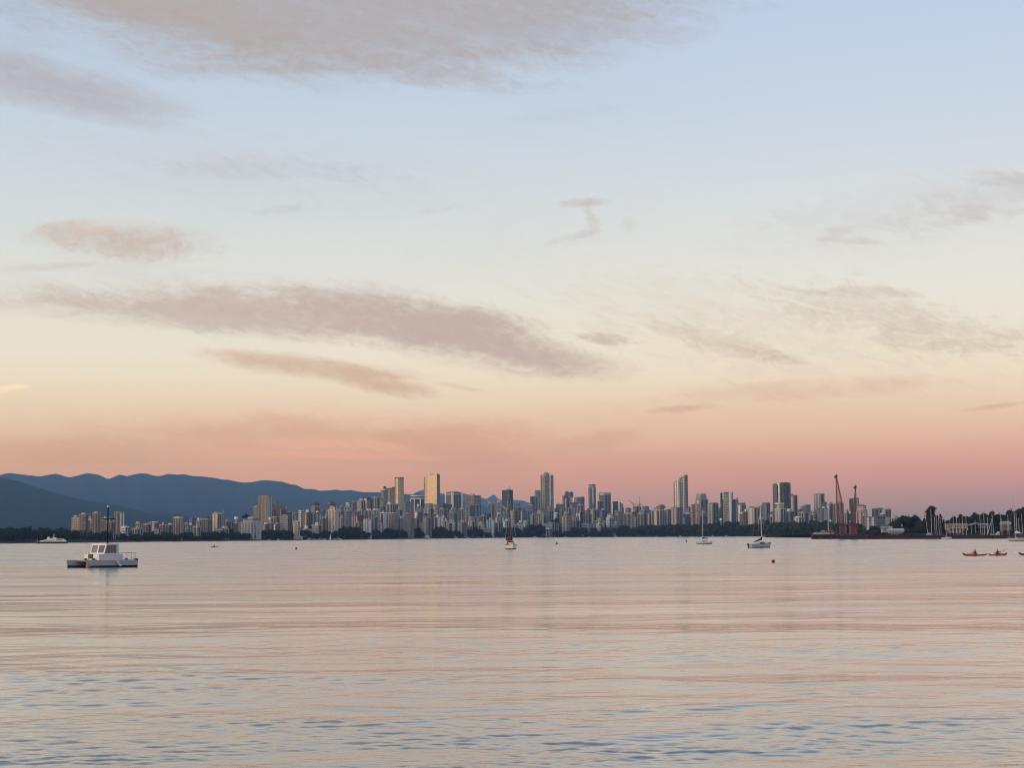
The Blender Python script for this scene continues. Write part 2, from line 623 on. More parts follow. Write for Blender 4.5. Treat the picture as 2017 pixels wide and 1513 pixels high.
    bp = n.new('ShaderNodeBump')
    bp.inputs['Strength'].default_value = 1.0
    bp.inputs['Distance'].default_value = 0.010
    l.new(nz.outputs[0], bp.inputs['Height'])
    l.new(bp.outputs[0], b.inputs['Normal'])
    l.new(bp.outputs[0], b.inputs['Coat Normal'])
    me.materials.append(m)
    tag(link_mesh('water', me), kind='structure')


WATER_FAR_ROUGH = 0.195
make_water()

# ------------------------------------------------------------------ land and mountains
SHORE = [(-700, 1500), (-200, 1700), (0, 1800), (250, 2100), (500, 2420), (700, 2700), (900, 3250), (1000, 3600), (1100, 3700), (1300, 3350), (1500, 3000), (1640, 2700), (1800, 2450), (2017, 2300), (2700, 2200)]


def shore_d(px):
    for (a, da), (b, db) in zip(SHORE, SHORE[1:]):
        if px <= b:
            t = (px - a) / (b - a)
            t = max(0, t)
            return da + (db - da) * t
    return SHORE[-1][1]


def ground_z(px, d):
    s = d - shore_d(px)
    return 1.2 + 14.0 * min(1.0, max(0.0, s) / 900.0)


def make_land():
    b = MB()
    xs = list(range(-700, 2701, 40))
    rings = []
    for off, z in ((0, -1.0), (0, 0.25), (14, 1.3), (40, 2.0), (300, None), (900, None), (2600, 15.3), (9000, 16)):
        ring = []
        for px in xs:
            d = shore_d(px) + off
            p = at(px, 1055, d)
            zz = z if z is not None else ground_z(px, d)
            ring.append((p.x, d, zz))
        rings.append(ring)
    b.loft(rings, closed=False, caps=False)
    m, n, l, bs = new_mat('land')
    tcn = n.new('ShaderNodeTexCoord')
    nz = n.new('ShaderNodeTexNoise')
    nz.inputs['Scale'].default_value = 0.03
    nz.inputs['Detail'].default_value = 5
    l.new(tcn.outputs['Object'], nz.inputs['Vector'])
    cr = n.new('ShaderNodeValToRGB')
    cr.color_ramp.elements[0].position, cr.color_ramp.elements[0].color = .4, (0.02, 0.022, 0.018, 1)
    cr.color_ramp.elements[1].position, cr.color_ramp.elements[1].color = .62, (0.10, 0.078, 0.056, 1)
    l.new(nz.outputs[0], cr.inputs[0])
    l.new(cr.outputs[0], bs.inputs['Base Color'])
    bs.inputs['Roughness'].default_value = 0.95
    bs.inputs['Specular IOR Level'].default_value = 0.0
    tag(b.build('land', m), kind='structure')


make_land()

FAR_RIDGE = [(-420, 960), (-250, 940), (-120, 948), (0, 936), (16, 931.7), (50, 935.7), (78, 938.9), (110, 933.3), (137, 941), (172, 932.2), (195, 935.7), (213, 944.4), (235, 935.2), (250, 938), (277, 932.4), (291, 933.4), (303, 937.4), (316, 938), (331, 933.4),
             (349, 935.5), (361, 934.3), (380, 938), (399, 938.8), (423, 941.7), (440, 945.4), (448, 944.8), (467, 949.1), (479, 951), (493, 950.4), (518, 946), (537, 947.3), (555, 949), (574, 954.7), (584, 955.5), (599, 963.4), (617, 963.6), (630, 966.9), (648, 966.5), (661, 964.6),
             (673, 966.9), (690, 965.7), (714, 969.6), (749, 970.2), (799, 973.5), (830, 975), (870, 976), (900, 984), (950, 996), (1010, 1020), (1060, 1046)]
NEAR_RIDGE = [(-500, 905), (-200, 915), (0, 940.5), (40, 949), (79, 962.7), (119, 973.8), (158.6, 984), (198, 990.4), (238, 998.4), (270, 1004.7), (300, 1011), (349, 1012.3), (368, 1016.7), (380, 1020), (440, 1032), (520, 1050)]
PALE_RIDGE = [(780, 1000), (805, 980), (821, 969), (836, 964.6), (850, 969), (880, 974), (909, 971.5), (925, 975), (949, 980.7), (958, 983.8), (965, 979), (972.7, 973.3), (981, 982.6), (990, 986), (1011, 985), (1030, 986.3), (1042, 990.6), (1060, 1000), (1090, 1012), (1130, 1040)]


def make_mountain(name, ridge, d, run, col):
    """a ridge seen from the bay: foothills rising to the skyline, spurs and gullies, then the far slope"""
    xs = np.arange(ridge[0][0], ridge[-1][0] + 1, 5.0)
    ys = np.interp(xs, [p[0] for p in ridge], [p[1] for p in ridge])
    g = np.random.default_rng(int(d))
    ph = g.uniform(0, 6.28, 12)
    rings = []
    levels = [0, .08, .18, .3, .42, .55, .68, .8, .9, 1.0]
    for lv in levels:
        ring = []
        dd = d - run * (1 - lv)
        for px, py in zip(xs, ys):
            top = at(px, py, d)
            p = at(px, py, dd)
            h = max(top.z, 3)
            spur = sum(math.sin(px / w + ph[i] + lv * 3) for i, w in enumerate((31, 17, 9.5, 5.3))) * 0.018 * math.sin(math.pi * lv)
            z = h * (lv ** 0.85) * (1 + spur) if lv < 1 else h
            ring.append((p.x, dd, z if lv > 0 else -2.0))
        rings.append(ring)
    for lv in (1.3, 2.0):
        rings.append([(at(px, py, d * 1.0).x * (1 + .1 * (lv - 1)), d + run * (lv - 1) * .6, at(px, py, d).z * (2.0 - lv) - 2) for px, py in zip(xs, ys)])
    m, n, l, bs = new_mat(name)
    tcn = n.new('ShaderNodeTexCoord')
    nz = n.new('ShaderNodeTexNoise')
    nz.inputs['Scale'].default_value = 0.012
    nz.inputs['Detail'].default_value = 6
    l.new(tcn.outputs['Object'], nz.inputs['Vector'])
    mx = n.new('ShaderNodeMix')
    mx.data_type = 'RGBA'
    l.new(nz.outputs[0], mx.inputs[0])
    mx.inputs[6].default_value = tuple(c * .75 for c in col) + (1,)
    mx.inputs[7].default_value = tuple(c * 1.25 for c in col) + (1,)
    l.new(mx.outputs[2], bs.inputs['Base Color'])
    bs.inputs['Roughness'].default_value = 1.0
    bs.inputs['Specular IOR Level'].default_value = 0.0
    o = MB().loft(rings, closed=False, caps=False).build(name, m, smooth=True)
    tag(o, kind='structure')


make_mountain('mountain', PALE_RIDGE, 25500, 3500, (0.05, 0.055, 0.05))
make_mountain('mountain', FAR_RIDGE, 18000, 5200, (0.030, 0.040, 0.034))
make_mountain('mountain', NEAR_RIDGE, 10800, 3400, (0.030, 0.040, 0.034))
# ------------------------------------------------------------------ the city: facades
PAL = dict(tan=(.47, .39, .29), ltan=(.58, .49, .37), brown=(.27, .20, .15), cream=(.70, .62, .49), white=(.80, .78, .74), grey=(.40, .39, .38), lgrey=(.56, .55, .53),
           dgrey=(.19, .19, .20), green=(.42, .45, .41), blue=(.22, .27, .34), navy=(.055, .075, .13), maroon=(.22, .09, .09), mauve=(.42, .34, .35), pink=(.58, .43, .37),
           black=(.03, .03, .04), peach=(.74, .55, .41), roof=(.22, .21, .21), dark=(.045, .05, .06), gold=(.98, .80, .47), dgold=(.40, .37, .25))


for _k, _v in list(PAL.items()):
    if _k not in ('gold', 'dgold', 'dark', 'black', 'navy', 'roof', 'white'):
        _g = sum(_v) / 3
        PAL[_k] = tuple((.72 * c + .28 * _g) * f for c, f in zip(_v, (.84, .82, .78) if _k not in ('cream', 'ltan', 'peach') else (.94, .91, .86)))


def facade(colkey, kind):
    """wall material with storeys and window columns in metres on the object's own walls."""
    key = 'facade_%s_%s' % (colkey, kind)
    if key in MATS:
        return MATS[key]
    col = PAL[colkey]
    m, n, l, b = new_mat(key)

    def mth(op, a, bb=0.0, c=0.0):
        x = n.new('ShaderNodeMath')
        x.operation = op
        for i, v in enumerate((a, bb, c)):
            if hasattr(v, 'is_output'):
                l.new(v, x.inputs[i])
            else:
                x.inputs[i].default_value = v
        return x.outputs[0]

    tcn = n.new('ShaderNodeTexCoord')
    so = n.new('ShaderNodeSeparateXYZ')
    l.new(tcn.outputs['Object'], so.inputs[0])
    sn = n.new('ShaderNodeSeparateXYZ')
    l.new(tcn.outputs['Normal'], sn.inputs[0])
    ox, oy, oz = so.outputs
    nx, ny, nz = [mth('ABSOLUTE', s) for s in sn.outputs]
    u = mth('ADD', mth('MULTIPLY', ox, ny), mth('MULTIPLY', oy, nx))
    inf = n.new('ShaderNodeObjectInfo')
    u = mth('ADD', u, mth('MULTIPLY', inf.outputs['Random'], 37.0))
    bw, fh, lo_u, lo_v = dict(p=(3.4, 3.0, .34, .38), r=(7.0, 3.1, .08, .46), g=(3.0, 3.6, .10, .22), v=(4.2, 3.0, .46, .12), k=(6.5, 3.0, .40, .30))[kind]
    cu, cv = mth('DIVIDE', u, bw), mth('DIVIDE', oz, fh)
    win = mth('MULTIPLY', mth('GREATER_THAN', mth('FRACT', cu), lo_u), mth('GREATER_THAN', mth('FRACT', cv), lo_v))
    win = mth('MULTIPLY', win, mth('LESS_THAN', nz, 0.5))
    cc = n.new('ShaderNodeCombineXYZ')
    l.new(mth('FLOOR', cu), cc.inputs[0])
    l.new(mth('FLOOR', cv), cc.inputs[1])
    l.new(mth('MULTIPLY', ny, 3.0), cc.inputs[2])
    wn_ = n.new('ShaderNodeTexWhiteNoise')
    l.new(cc.outputs[0], wn_.inputs[0])
    # glass: dark panes, some with pale blinds
    gr = n.new('ShaderNodeValToRGB')
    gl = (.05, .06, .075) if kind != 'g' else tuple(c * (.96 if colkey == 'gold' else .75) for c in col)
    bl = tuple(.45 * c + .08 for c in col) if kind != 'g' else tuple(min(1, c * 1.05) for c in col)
    gr.color_ramp.elements[0].position, gr.color_ramp.elements[0].color = 0.45, gl + (1,)
    gr.color_ramp.elements[1].position, gr.color_ramp.elements[1].color = 1.0, bl + (1,)
    l.new(wn_.outputs[0], gr.inputs[0])
    # wall with weather
    nzx = n.new('ShaderNodeTexNoise')
    nzx.inputs['Scale'].default_value = 0.09
    nzx.inputs['Detail'].default_value = 5
    l.new(tcn.outputs['Object'], nzx.inputs['Vector'])
    wr = n.new('ShaderNodeMix')
    wr.data_type = 'RGBA'
    l.new(nzx.outputs[0], wr.inputs[0])
    wr.inputs[6].default_value = tuple(c * .84 for c in col) + (1,)
    wr.inputs[7].default_value = tuple(min(.9, c * 1.12) for c in col) + (1,)
    mx = n.new('ShaderNodeMix')
    mx.data_type = 'RGBA'
    l.new(win, mx.inputs[0])
    l.new(wr.outputs[2], mx.inputs[6])
    l.new(gr.outputs[0], mx.inputs[7])
    rf = n.new('ShaderNodeMix')
    rf.data_type = 'RGBA'
    l.new(mth('GREATER_THAN', nz, 0.5), rf.inputs[0])
    l.new(mx.outputs[2], rf.inputs[6])
    rf.inputs[7].default_value = PAL['roof'] + (1,)
    l.new(rf.outputs[2], b.inputs['Base Color'])
    l.new(mth('MULTIPLY_ADD', win, -.62, .82), b.inputs['Roughness'])
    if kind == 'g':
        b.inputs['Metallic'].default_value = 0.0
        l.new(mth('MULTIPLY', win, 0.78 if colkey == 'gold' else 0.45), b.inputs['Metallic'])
    MATS[key] = m
    return m


def flat(colkey):
    return plain('paint_' + colkey, PAL[colkey], rough=0.35 if colkey in ('dark', 'navy', 'black', 'blue') else 0.75, var=.15, scale=.2)


ROW = [45, 150, 270, 430, 650, 950, 1350, 1900]
CITY = [(-700, 1600), (0, 1850), (250, 2100), (500, 2420), (700, 2700), (900, 3250), (1000, 3600), (1100, 3700), (1300, 3350), (1500, 3000), (1640, 2800), (1800, 2700), (2100, 2600)]


def city_d(px, row):
    for (a, da), (b, db) in zip(CITY, CITY[1:]):
        if px <= b:
            return da + (db - da) * (px - a) / (b - a) + ROW[row]
    return CITY[-1][1] + ROW[row]


def city_ground(px, d):
    return 1.2 + 14.0 * min(1.0, max(0.0, d - city_d(px, 0)) / 900.0)


GRID = R(35)        # the downtown street grid, turned to the view
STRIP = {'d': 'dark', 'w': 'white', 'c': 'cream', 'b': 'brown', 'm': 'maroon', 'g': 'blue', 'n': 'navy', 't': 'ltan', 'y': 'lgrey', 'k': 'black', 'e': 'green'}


class Bld:
    def __init__(self, x0, x1, yt, row, s, d=None, ground=None):
        self.xm = (x0 + x1) / 2
        self.d = d or city_d(self.xm, row)
        self.yt = yt
        pl, pr = at(x0, 1050, self.d), at(x1, 1050, self.d)
        self.w = pr.x - pl.x
        self.cx = (pl.x + pr.x) / 2
        self.gz = city_ground(self.xm, self.d) if ground is None else ground
        self.top = at(self.xm, yt, self.d).z
        az = math.atan2(self.cx, self.d)
        rel = GRID + az
        s = min(.95, max(.05, s))
        self.a = (1 - s) * self.w / math.cos(rel)      # along local x: the shaded face
        self.b = s * self.w / math.sin(rel)            # along local y: the face to the sunset
        self.b = max(6, min(self.b, 90))
        self.h = self.top - self.gz

    def z(self, py):
        return at(self.xm, py, self.d).z - self.gz


def strips(B, root, side, spec, hfrac=(0.03, 0.985), proud=0.5):
    """vertical strips of glazing or balconies standing proud of a face: 'd3' = three dark ones"""
    for part in spec.split():
        key, k = part[0], int(part[1])
        duty = int(part[2]) / 10 if len(part) > 2 else 0.45
        L = B.b if side == 'L' else B.a
        cell = L / k
        me = None
        for i in range(k):
            c = -L / 2 + cell * (i + .5)
            hh = B.h * (hfrac[1] - hfrac[0])
            if me is None:
                sx, sy = (2 * proud, cell * duty) if side == 'L' else (cell * duty, 2 * proud)
                me = MB().box(0, 0, 0, sx, sy, hh).mesh('window_strip', flat(STRIP[key]))
            loc = (-B.a / 2, c, B.h * hfrac[0] + hh / 2) if side == 'L' else (c, -B.b / 2, B.h * hfrac[0] + hh / 2)
            link_mesh('balcony_stack' if key in 'wctye' else 'window_strip', me, root, loc)


def roof_units(B, root, pent):
    for (px0, px1, py, ck) in pent:
        w = (px1 - px0) * B.d / FPX
        cx = ((px0 + px1) / 2 - B.xm) * B.d / FPX
        zt = B.z(py)
        z0 = min(B.h, zt - 1) - 0.2
        # position on the roof, in the building's own axes
        lx, ly = cx * math.cos(-GRID), cx * math.sin(-GRID)
        lim = lambda v, L, q: max(-L / 2 + q / 2, min(L / 2 - q / 2, v))
        wx, wy = min(w * .8, B.a * .96), min(w * .8, B.b * .96)
        MB().box(lim(lx, B.a, wx), lim(ly, B.b, wy), (z0 + zt) / 2, wx, wy, zt - z0).build('penthouse', flat(ck), root)


FRONT = []      # buildings of the first rows, for naming what stands beside them


def tower(label, x0, x1, yt, row, col, s=.4, kind='p', L='', Rr='', pent=(), name='apartment_tower', cat='tower', d=None, slope=None, parapet=True, ground=None, rcol=None):
    B = Bld(x0, x1, yt, row, s, d, ground)
    if row < 2 and d is None:
        FRONT.append(((x0 + x1) / 2, label))
    root = thing(name, label, cat, (B.cx, B.d, B.gz), GRID)
    a, b, h = B.a, B.b, B.h
    pts = [(-a / 2, -b / 2), (a / 2, -b / 2), (a / 2, b / 2), (-a / 2, b / 2)]
    z1 = [h, h, h, h]
    if slope:                                     # slope: heights (px) of the front, right, back, left corners
        z1 = [B.z(v) for v in slope]
    sb = random.Random(int(x0 * 13 + yt))
    setback = not slope and h > 22 and name == 'apartment_tower' and sb.random() < .45 and not L.startswith('w')
    if setback:
        # the top storeys step back
        ht = h * sb.uniform(.80, .92)
        ka, kb, ox = sb.uniform(.55, .8), sb.uniform(.6, .85), sb.uniform(-.08, .08)
        MB().prism(pts, -4, ht).build('walls', facade(col, kind), root)
        MB().box(ox * a, ox * b, (ht + h) / 2, a * ka, b * kb, h - ht).build('upper_storeys', facade(col, kind), root)
        MB().box(0, 0, ht + .3, a + .8, b + .8, .8).build('parapet', flat(col), root)
        full = B.h
        B.h = ht
    else:
        MB().prism(pts, -4, z1).build('walls', facade(col, kind), root)
    if L:
        strips(B, root, 'L', L)
    if Rr:
        strips(B, root, 'R', Rr)
    if setback:
        B.h = full
        MB().box(ox * a, ox * b, h + .35, a * ka + .6, b * kb + .6, .8).build('roof_slab', flat(rcol or 'dgrey'), root)
    elif parapet and not slope:
        MB().box(0, 0, h + .35, a + .8, b + .8, .9).build('parapet', flat(rcol or ('dgrey' if col in ('brown', 'maroon', 'navy', 'dgrey', 'blue') else col)), root)
    if not pent and not slope and h > 12:
        # plant rooms and lift housings
        rr = random.Random(int(x0 * 7 + yt * 3))
        for q in range(rr.choice((1, 1, 2))):
            ww, dd_, hh = a * rr.uniform(.22, .45), b * rr.uniform(.25, .5), rr.uniform(2.2, 4.6)
            MB().box(rr.uniform(-.24, .24) * a, rr.uniform(-.24, .24) * b, h + .6 + hh / 2, ww, dd_, hh).build('penthouse', flat(rr.choice(('lgrey', 'grey', 'white', 'dgrey', col))), root)
        if rr.random() < .25:
            MB().tube((0, 0, h), (0, 0, h + rr.uniform(5, 9)), .28, .15, 4).build('antenna', flat('grey'), root)
    roof_units(B, root, pent)
    return root, B


# Every row: label, x0, x1, top (photograph pixels), row from the shore, wall colour, share of the sunset-facing side, facade kind, strips on that side, strips on the other, roof boxes
T = tower
# --- the cluster behind the wooded point
T('brown apartment slab with dark end wall at the wooded point', 141, 161, 1017, 2, 'tan', .72, 'k', '', 'd2', [(143, 150, 1015.5, 'white')])
T('tan apartment tower with white roof box over the wooded point', 156, 174, 1014, 1, 'tan', .62, 'p', 'd2', 'd1', [(160, 167, 1011, 'white')])
T('narrow cream tower squeezed between two tan towers by the point', 173, 181.5, 1017.5, 2, 'cream', .6, 'p', 'd1')
T('brown striped tower with pale round roof box, middle of the point cluster', 182, 198, 1011, 1, 'tan', .6, 'p', 'd2', 'b1', [(186, 193, 1008.5, 'white')])
T('low grey brown block behind the catamaran mast', 197, 213, 1025, 2, 'pink', .5, 'p', 'd2', '')
T('pinkish brown apartment block with low top right of the catamaran mast', 209, 228, 1021, 1, 'pink', .5, 'k', 'd2', 'd2', [(213, 221, 1019, 'grey')])
T('tallest tower of the wooded point cluster with pale corner strip', 225, 245, 1010, 2, 'tan', .5, 'p', 'd2', 'w2', [(229, 238, 1007.5, 'brown')])
T('small white building among the shore trees below the point cluster', 239, 254, 1039, 0, 'white', .5, 'p', '', 'd2', [(243, 250, 1036.5, 'white')], name='low_building', cat='building')
# --- the low West End
T('low pale grey block at the start of the low shore row', 260, 281, 1042, 0, 'lgrey', .5, 'p', 'd2', 'd2', name='low_building', cat='building')
T('brownish grey block standing behind the first low pale block', 266, 283, 1032, 2, 'pink', .5, 'p', 'd2', '')
T('pale grey apartment block with white roof box near the first shore trees', 282, 298, 1034, 1, 'lgrey', .5, 'p', 'd2', 'd1', [(284, 291, 1032, 'white')])
T('slim grey tower behind the brown drum capped tower', 292, 303, 1030, 3, 'grey', .5, 'p', 'd1', '', [(295, 300, 1028.5, 'white')])
T('brown tower with a white drum cap above the low shore blocks', 299, 312.5, 1031, 2, 'brown', .45, 'p', 't1', '', [(299.5, 311, 1027.5, 'white')])
T('small cream house front with shaded side above the shore trees', 304, 316, 1040, 0, 'cream', .62, 'p', '', 'd1', name='low_building', cat='building', parapet=False, slope=[1041, 1042, 1042, 1040])
T('brownish low block between the cream house and a white roofed block', 314, 326, 1035, 2, 'pink', .5, 'p', 'd1', 'd1')
T('grey apartment block with white roof piece left of the tall cream striped tower', 323, 340, 1035, 1, 'grey', .4, 'p', 'd2', 'd1', [(331, 338, 1031, 'white')])
T('tall cream tower with dark vertical stripes rising from the low shore row', 341, 360.5, 1020, 0, 'cream', .72, 'p', 'd3', 'b1', [(345, 351, 1017.5, 'cream')])
T('narrow grey tower with white cap just right of the cream striped tower', 361, 370, 1032, 1, 'lgrey', .5, 'p', 'd1', '', [(366, 370, 1030, 'white')])
T('bluish grey block with stepped top beside the dark navy tower', 367, 382, 1036, 1, 'blue', .4, 'r', '', 'y2')
T('dark navy grey tower above the low shore row', 373, 388, 1022, 3, 'dgrey', .35, 'r', 'g2', '', [(376, 383, 1020.5, 'dgrey')])
T('grey tower with white roof box beside the green striped block', 386.5, 398, 1023, 2, 'lgrey', .5, 'p', 'd1', 'd1', [(388, 397, 1020.8, 'white')])
T('small beige building with pale walls below the green striped block', 381, 396, 1038, 0, 'cream', .5, 'p', 'd1', 'd1', name='low_building', cat='building')
T('grey green block with dark window stripes and flat dark roof', 396, 418, 1023.5, 1, 'green', .58, 'r', 'd3', 'd2', [(408, 413, 1018.5, 'black'), (397, 416, 1022, 'dgrey')])
T('tall cream tower with stepped crown at the end of the low shore row', 418, 436, 1013, 1, 'ltan', .62, 'p', 'c2', 'd2', [(422, 432, 1008.5, 'tan')])
T('grey slab half hidden by the stepped cream tower', 432, 443, 1012, 2, 'grey', .4, 'p', 't2', '')
T('grey brown low rise right of the stepped cream tower', 437, 461, 1028, 2, 'grey', .5, 'p', 'd3', 'd2')
T('flat pale podium over dark shade by the shore trees', 422, 451, 1042, 0, 'lgrey', .5, 'r', '', 'd2', name='low_building', cat='building')
T('grey apartment slab with thin vertical stripes left of the rooftop tree block', 460, 477, 1024, 1, 'grey', .5, 'v', 'd3', 'y2')
rt_tree_block, B_tree = T('wide pale greenish block with trees on its roof at the waterfront', 474, 514.5, 1023.5, 0, 'lgrey', .55, 'p', 'y4', 'y3', [(487, 498, 1018.5, 'white')])
T('slim brown tower with cream cap in front of the wide brown tower', 498.5, 511.5, 999, 3, 'tan', .55, 'p', 'b2', 't1', [(502, 508, 996.5, 'cream')])
T('wide tall brown tower dominating the west end of the skyline', 509, 536, 978, 4, 'tan', .70, 'v', 'b3', 'y2', [(511, 533, 976, 'brown')])
T('grey tower stepping down beside the wide brown tower', 535, 544, 994, 4, 'grey', .4, 'p', 'd1', 'd1')
T('grey block with white roof piece below the red round topped tower', 536, 551, 1019, 2, 'lgrey', .45, 'p', 'd2', 'd1', [(538, 544, 1017.5, 'white')])
T('dark block with a bright white end wall near the waterfront', 538.5, 552, 1033, 1, 'dgrey', .36, 'p', 'w1', '', [(543, 549, 1030.5, 'white')])
T('grey brown apartment block with balcony lines below the red tower', 552.5, 575.5, 1016, 1, 'grey', .6, 'p', '', 'd3', [(556, 562, 1014, 'lgrey')])
T('blue grey tower with white roof units behind the balcony block', 563.5, 575.5, 1010, 3, 'blue', .4, 'p', 'w1', 'd1', [(565, 570, 1008, 'white'), (571, 574, 1009, 'lgrey')])
T('narrow bluish tower between two pale roofs east of the red tower', 576, 588, 1011, 3, 'grey', .45, 'p', 'd1', 'g1', [(578, 583, 1008.5, 'blue')])
T('bright peach apartment tower lit by the sunset at the waterfront', 577, 591, 1027.5, 0, 'peach', .82, 'p', 't2', '', [(579.5, 586, 1018.5, 'brown'), (578, 590, 1025, 'dgrey')])
T('white fronted tower with domed cap behind the peach tower', 588, 598, 1007, 2, 'white', .5, 'p', '', 'd2', [(589, 597, 1004.5, 'blue')])
T('grey striped slab between the domed white tower and the brown capped tower', 596, 615, 1010, 2, 'grey', .45, 'v', 't2', 'd3')
T('brown grey tower with a dark capped roof above the striped slab', 612, 630.5, 995, 3, 'mauve', .4, 'p', '', 'd2', [(615, 629, 991.5, 'black'), (618, 626, 990, 'dgrey')])
T('dim grey slab in front of the brown capped tower', 614, 633, 1011, 2, 'blue', .4, 'v', 'd2', 'y2')
T('low cream building with white roof box and dark arched entrance', 614, 634.5, 1035, 0, 'ltan', .6, 'p', '', 'd1', [(621, 627, 1029.5, 'white')], name='low_building', cat='building')
T('blue grey tower left of the dome topped tower', 630, 641.5, 1008, 3, 'blue', .4, 'p', 'd1', '')
T('dark maroon tower with domed roof behind the cream slab', 642.5, 661.5, 994, 3, 'maroon', .4, 'p', '', 'd1', [(645, 659, 990, 'dgrey'), (648, 656, 988, 'maroon')])
T('slim beige tower tucked left of the cream slab', 639, 648, 1010, 1, 'tan', .5, 'p', 't1', 'd1')
T('big plain cream slab tower near the water', 646.5, 668, 998.5, 0, 'cream', .62, 'v', '', 't2', [(650, 662, 997, 'cream')])
T('grey tower right behind the cream slab', 666, 678, 1001, 2, 'mauve', .4, 'p', 'd1', 'd1')
T('low grey beige tower at the foot of the cream slab', 667, 678.5, 1020, 1, 'grey', .5, 'v', 't2', '')
T('dark blue glass block with white roof trim east of the cream slab', 677, 693, 1009, 2, 'blue', .35, 'g', '', '', [(678, 687, 1007.2, 'white')], name='office_tower')
T('pale grey tower with boxy penthouses above the dark blue block', 678, 697, 992.5, 4, 'lgrey', .55, 'k', 'd2', '', [(682, 690, 990.3, 'white')])
T('dark grey tower joined to the pale boxy penthouse tower', 692, 702, 991, 5, 'dgrey', .3, 'p', '', 'g1')
T('greenish glass tower left of the slanted dark roof tower', 703, 720, 986.5, 5, 'green', .5, 'g', '', 'd2', name='office_tower')
T('grey tower with stripes below the greenish glass tower', 699, 720, 1007.5, 2, 'grey', .5, 'v', 'd2', 'y2')
T('maroon brown low apartment block behind shore trees', 692, 717, 1016, 1, 'maroon', .5, 'p', 't3', 'd2', [(697, 704, 1013.5, 'brown')])
T('small twin fronted white apartment block in the lower row', 715.5, 732.5, 1024, 0, 'cream', .5, 'p', 'w2', 'w1', [(721, 727, 1022.5, 'white')])
T('grey green tower between the slanted roof and the leaning mauve tower', 732.5, 749, 980.5, 5, 'green', .6, 'p', 'd2', 'd1', [(734, 746, 979, 'lgrey')])
T('wide grey slab with white roof edge below the slanted roof tower', 719, 749.5, 1006, 2, 'grey', .45, 'p', 'd2', 'y3', [(722, 730, 1002.5, 'white'), (735, 747, 1002.8, 'white')])
T('shadowy grey tower in front of the dark tower with roof crane', 746.5, 762, 987, 4, 'grey', .4, 'p', 'd2', 'd1')
dark_tower, B_dark = T('dark blue grey office tower left of the round tower', 750, 767, 966.5, 6, 'blue', .35, 'g', '', '', name='office_tower')
mauve_tower, B_mauve = T('mauve office tower under a flat roof beside the round tower', 764, 781, 964, 5, 'mauve', .25, 'g', '', '', name='office_tower')
T('white block with one dark centre stripe in the middle row', 749, 761, 1010.5, 1, 'white', .7, 'p', 'd1', '')
T('narrow cream block in front of the orange brown striped tower', 744, 753.5, 1029, 0, 'cream', .5, 'p', '', 'y1')
T('dull grey block tucked behind the narrow cream block', 752, 764, 1026, 1, 'grey', .5, 'p', 'd1', '')
T('pale grey tower with white roof drum in front of the round tower', 761, 785, 993.5, 3, 'lgrey', .35, 'k', 'd1', 'd4', [(764, 770, 989.5, 'white')])
T('orange brown apartment tower with bright vertical stripes at the shore', 760.5, 783.5, 1011, 1, 'peach', .66, 'p', 'b3', 'g2', [(770, 781, 1009.5, 'brown')])
T('grey green tower behind the orange brown striped tower', 781, 794, 1004.5, 2, 'green', .4, 'p', 'd1', 'd1')
T('dark blue glass tower right of the round tower', 794.5, 809, 989.5, 5, 'blue', .3, 'g', '', '', name='office_tower')
T('tan apartment tower with many thin stripes by the beach', 794.5, 816, 1011.5, 0, 'tan', .7, 'p', 't4', 'b2', [(800, 810, 1009.5, 'grey')])
T('narrow white tower left of the thin striped tan tower', 789.5, 796, 1012, 2, 'white', .5, 'p', 'd1', '')
T('grey brown tower with one white fin below the white banded tower', 815, 832, 1008.5, 2, 'mauve', .5, 'p', 'w1', 'd2')
T('narrow blue grey tower in front of the white banded tower', 820, 832, 998, 3, 'blue', .4, 'v', '', 'y1')
T('tan tower with one bright stripe and planted roof below the gold tower', 831.5, 850, 1015, 0, 'tan', .6, 'p', 't1', 'd1', [(835, 840, 1011.5, 'black'), (841, 846, 1012.5, 'dark')])
T('small white gabled block beside the planted roof tower', 823, 832, 1028, 1, 'lgrey', .5, 'p', '', '', slope=[1029, 1031, 1031, 1027])
T('pale greenish tower directly below the gold tower', 833.5, 856, 993, 4, 'green', .55, 'p', 'y2', 'd1', [(834, 838, 999, 'white')])
T('grey brown middle tower right below the gold tower', 853, 868, 1003, 3, 'pink', .5, 'p', 'd2', '', [(854.5, 858, 1000.5, 'white')])
T('low wide navy office block right of the gold tower', 865, 890.5, 994.5, 5, 'navy', .3, 'r', '', '', name='office_tower')
T('brownish tower in the row below the white ribbed tower', 866, 882, 1002.5, 3, 'pink', .45, 'p', 'd2', 'd1', [(868, 873, 1000, 'lgrey')])
ribbed, B_rib = T('brown panel office tower with white corner ribs', 879, 909.5, 971, 5, 'brown', .42, 'v', '', '', [(883, 903, 968.5, 'grey')], name='office_tower')
T('pair of small cream fronts above dark beach trees', 856, 868, 1019.5, 1, 'cream', .5, 'p', 'd1', 'w1')
T('bright white narrow tower above the beach trees', 868, 877, 1019.5, 1, 'white', .5, 'p', '', 'd1')
T('small brown lit house front between white tower and dark striped tower', 875, 883, 1027, 0, 'peach', .6, 'p', 'd1', '')
T('cream tower with a dark centre strip standing at the beach', 882, 897, 1024, 0, 'cream', .78, 'p', 'd1', '', [(884, 892, 1023, 'white')])
T('grey middle row tower below the white ribbed tower', 881.5, 903, 1004, 2, 'grey', .5, 'p', 'd3', 'd1')
T('grey middle row tower below the brown and mauve tower', 903.5, 926, 1003, 2, 'grey', .5, 'p', 'd2', 't2', [(906, 914, 1001, 'lgrey')])
T('tan tower with pointed cap at the beach', 901, 919.5, 1030, 0, 'tan', .55, 'p', 't2', 'd2', [(907, 913, 1025, 'lgrey')])
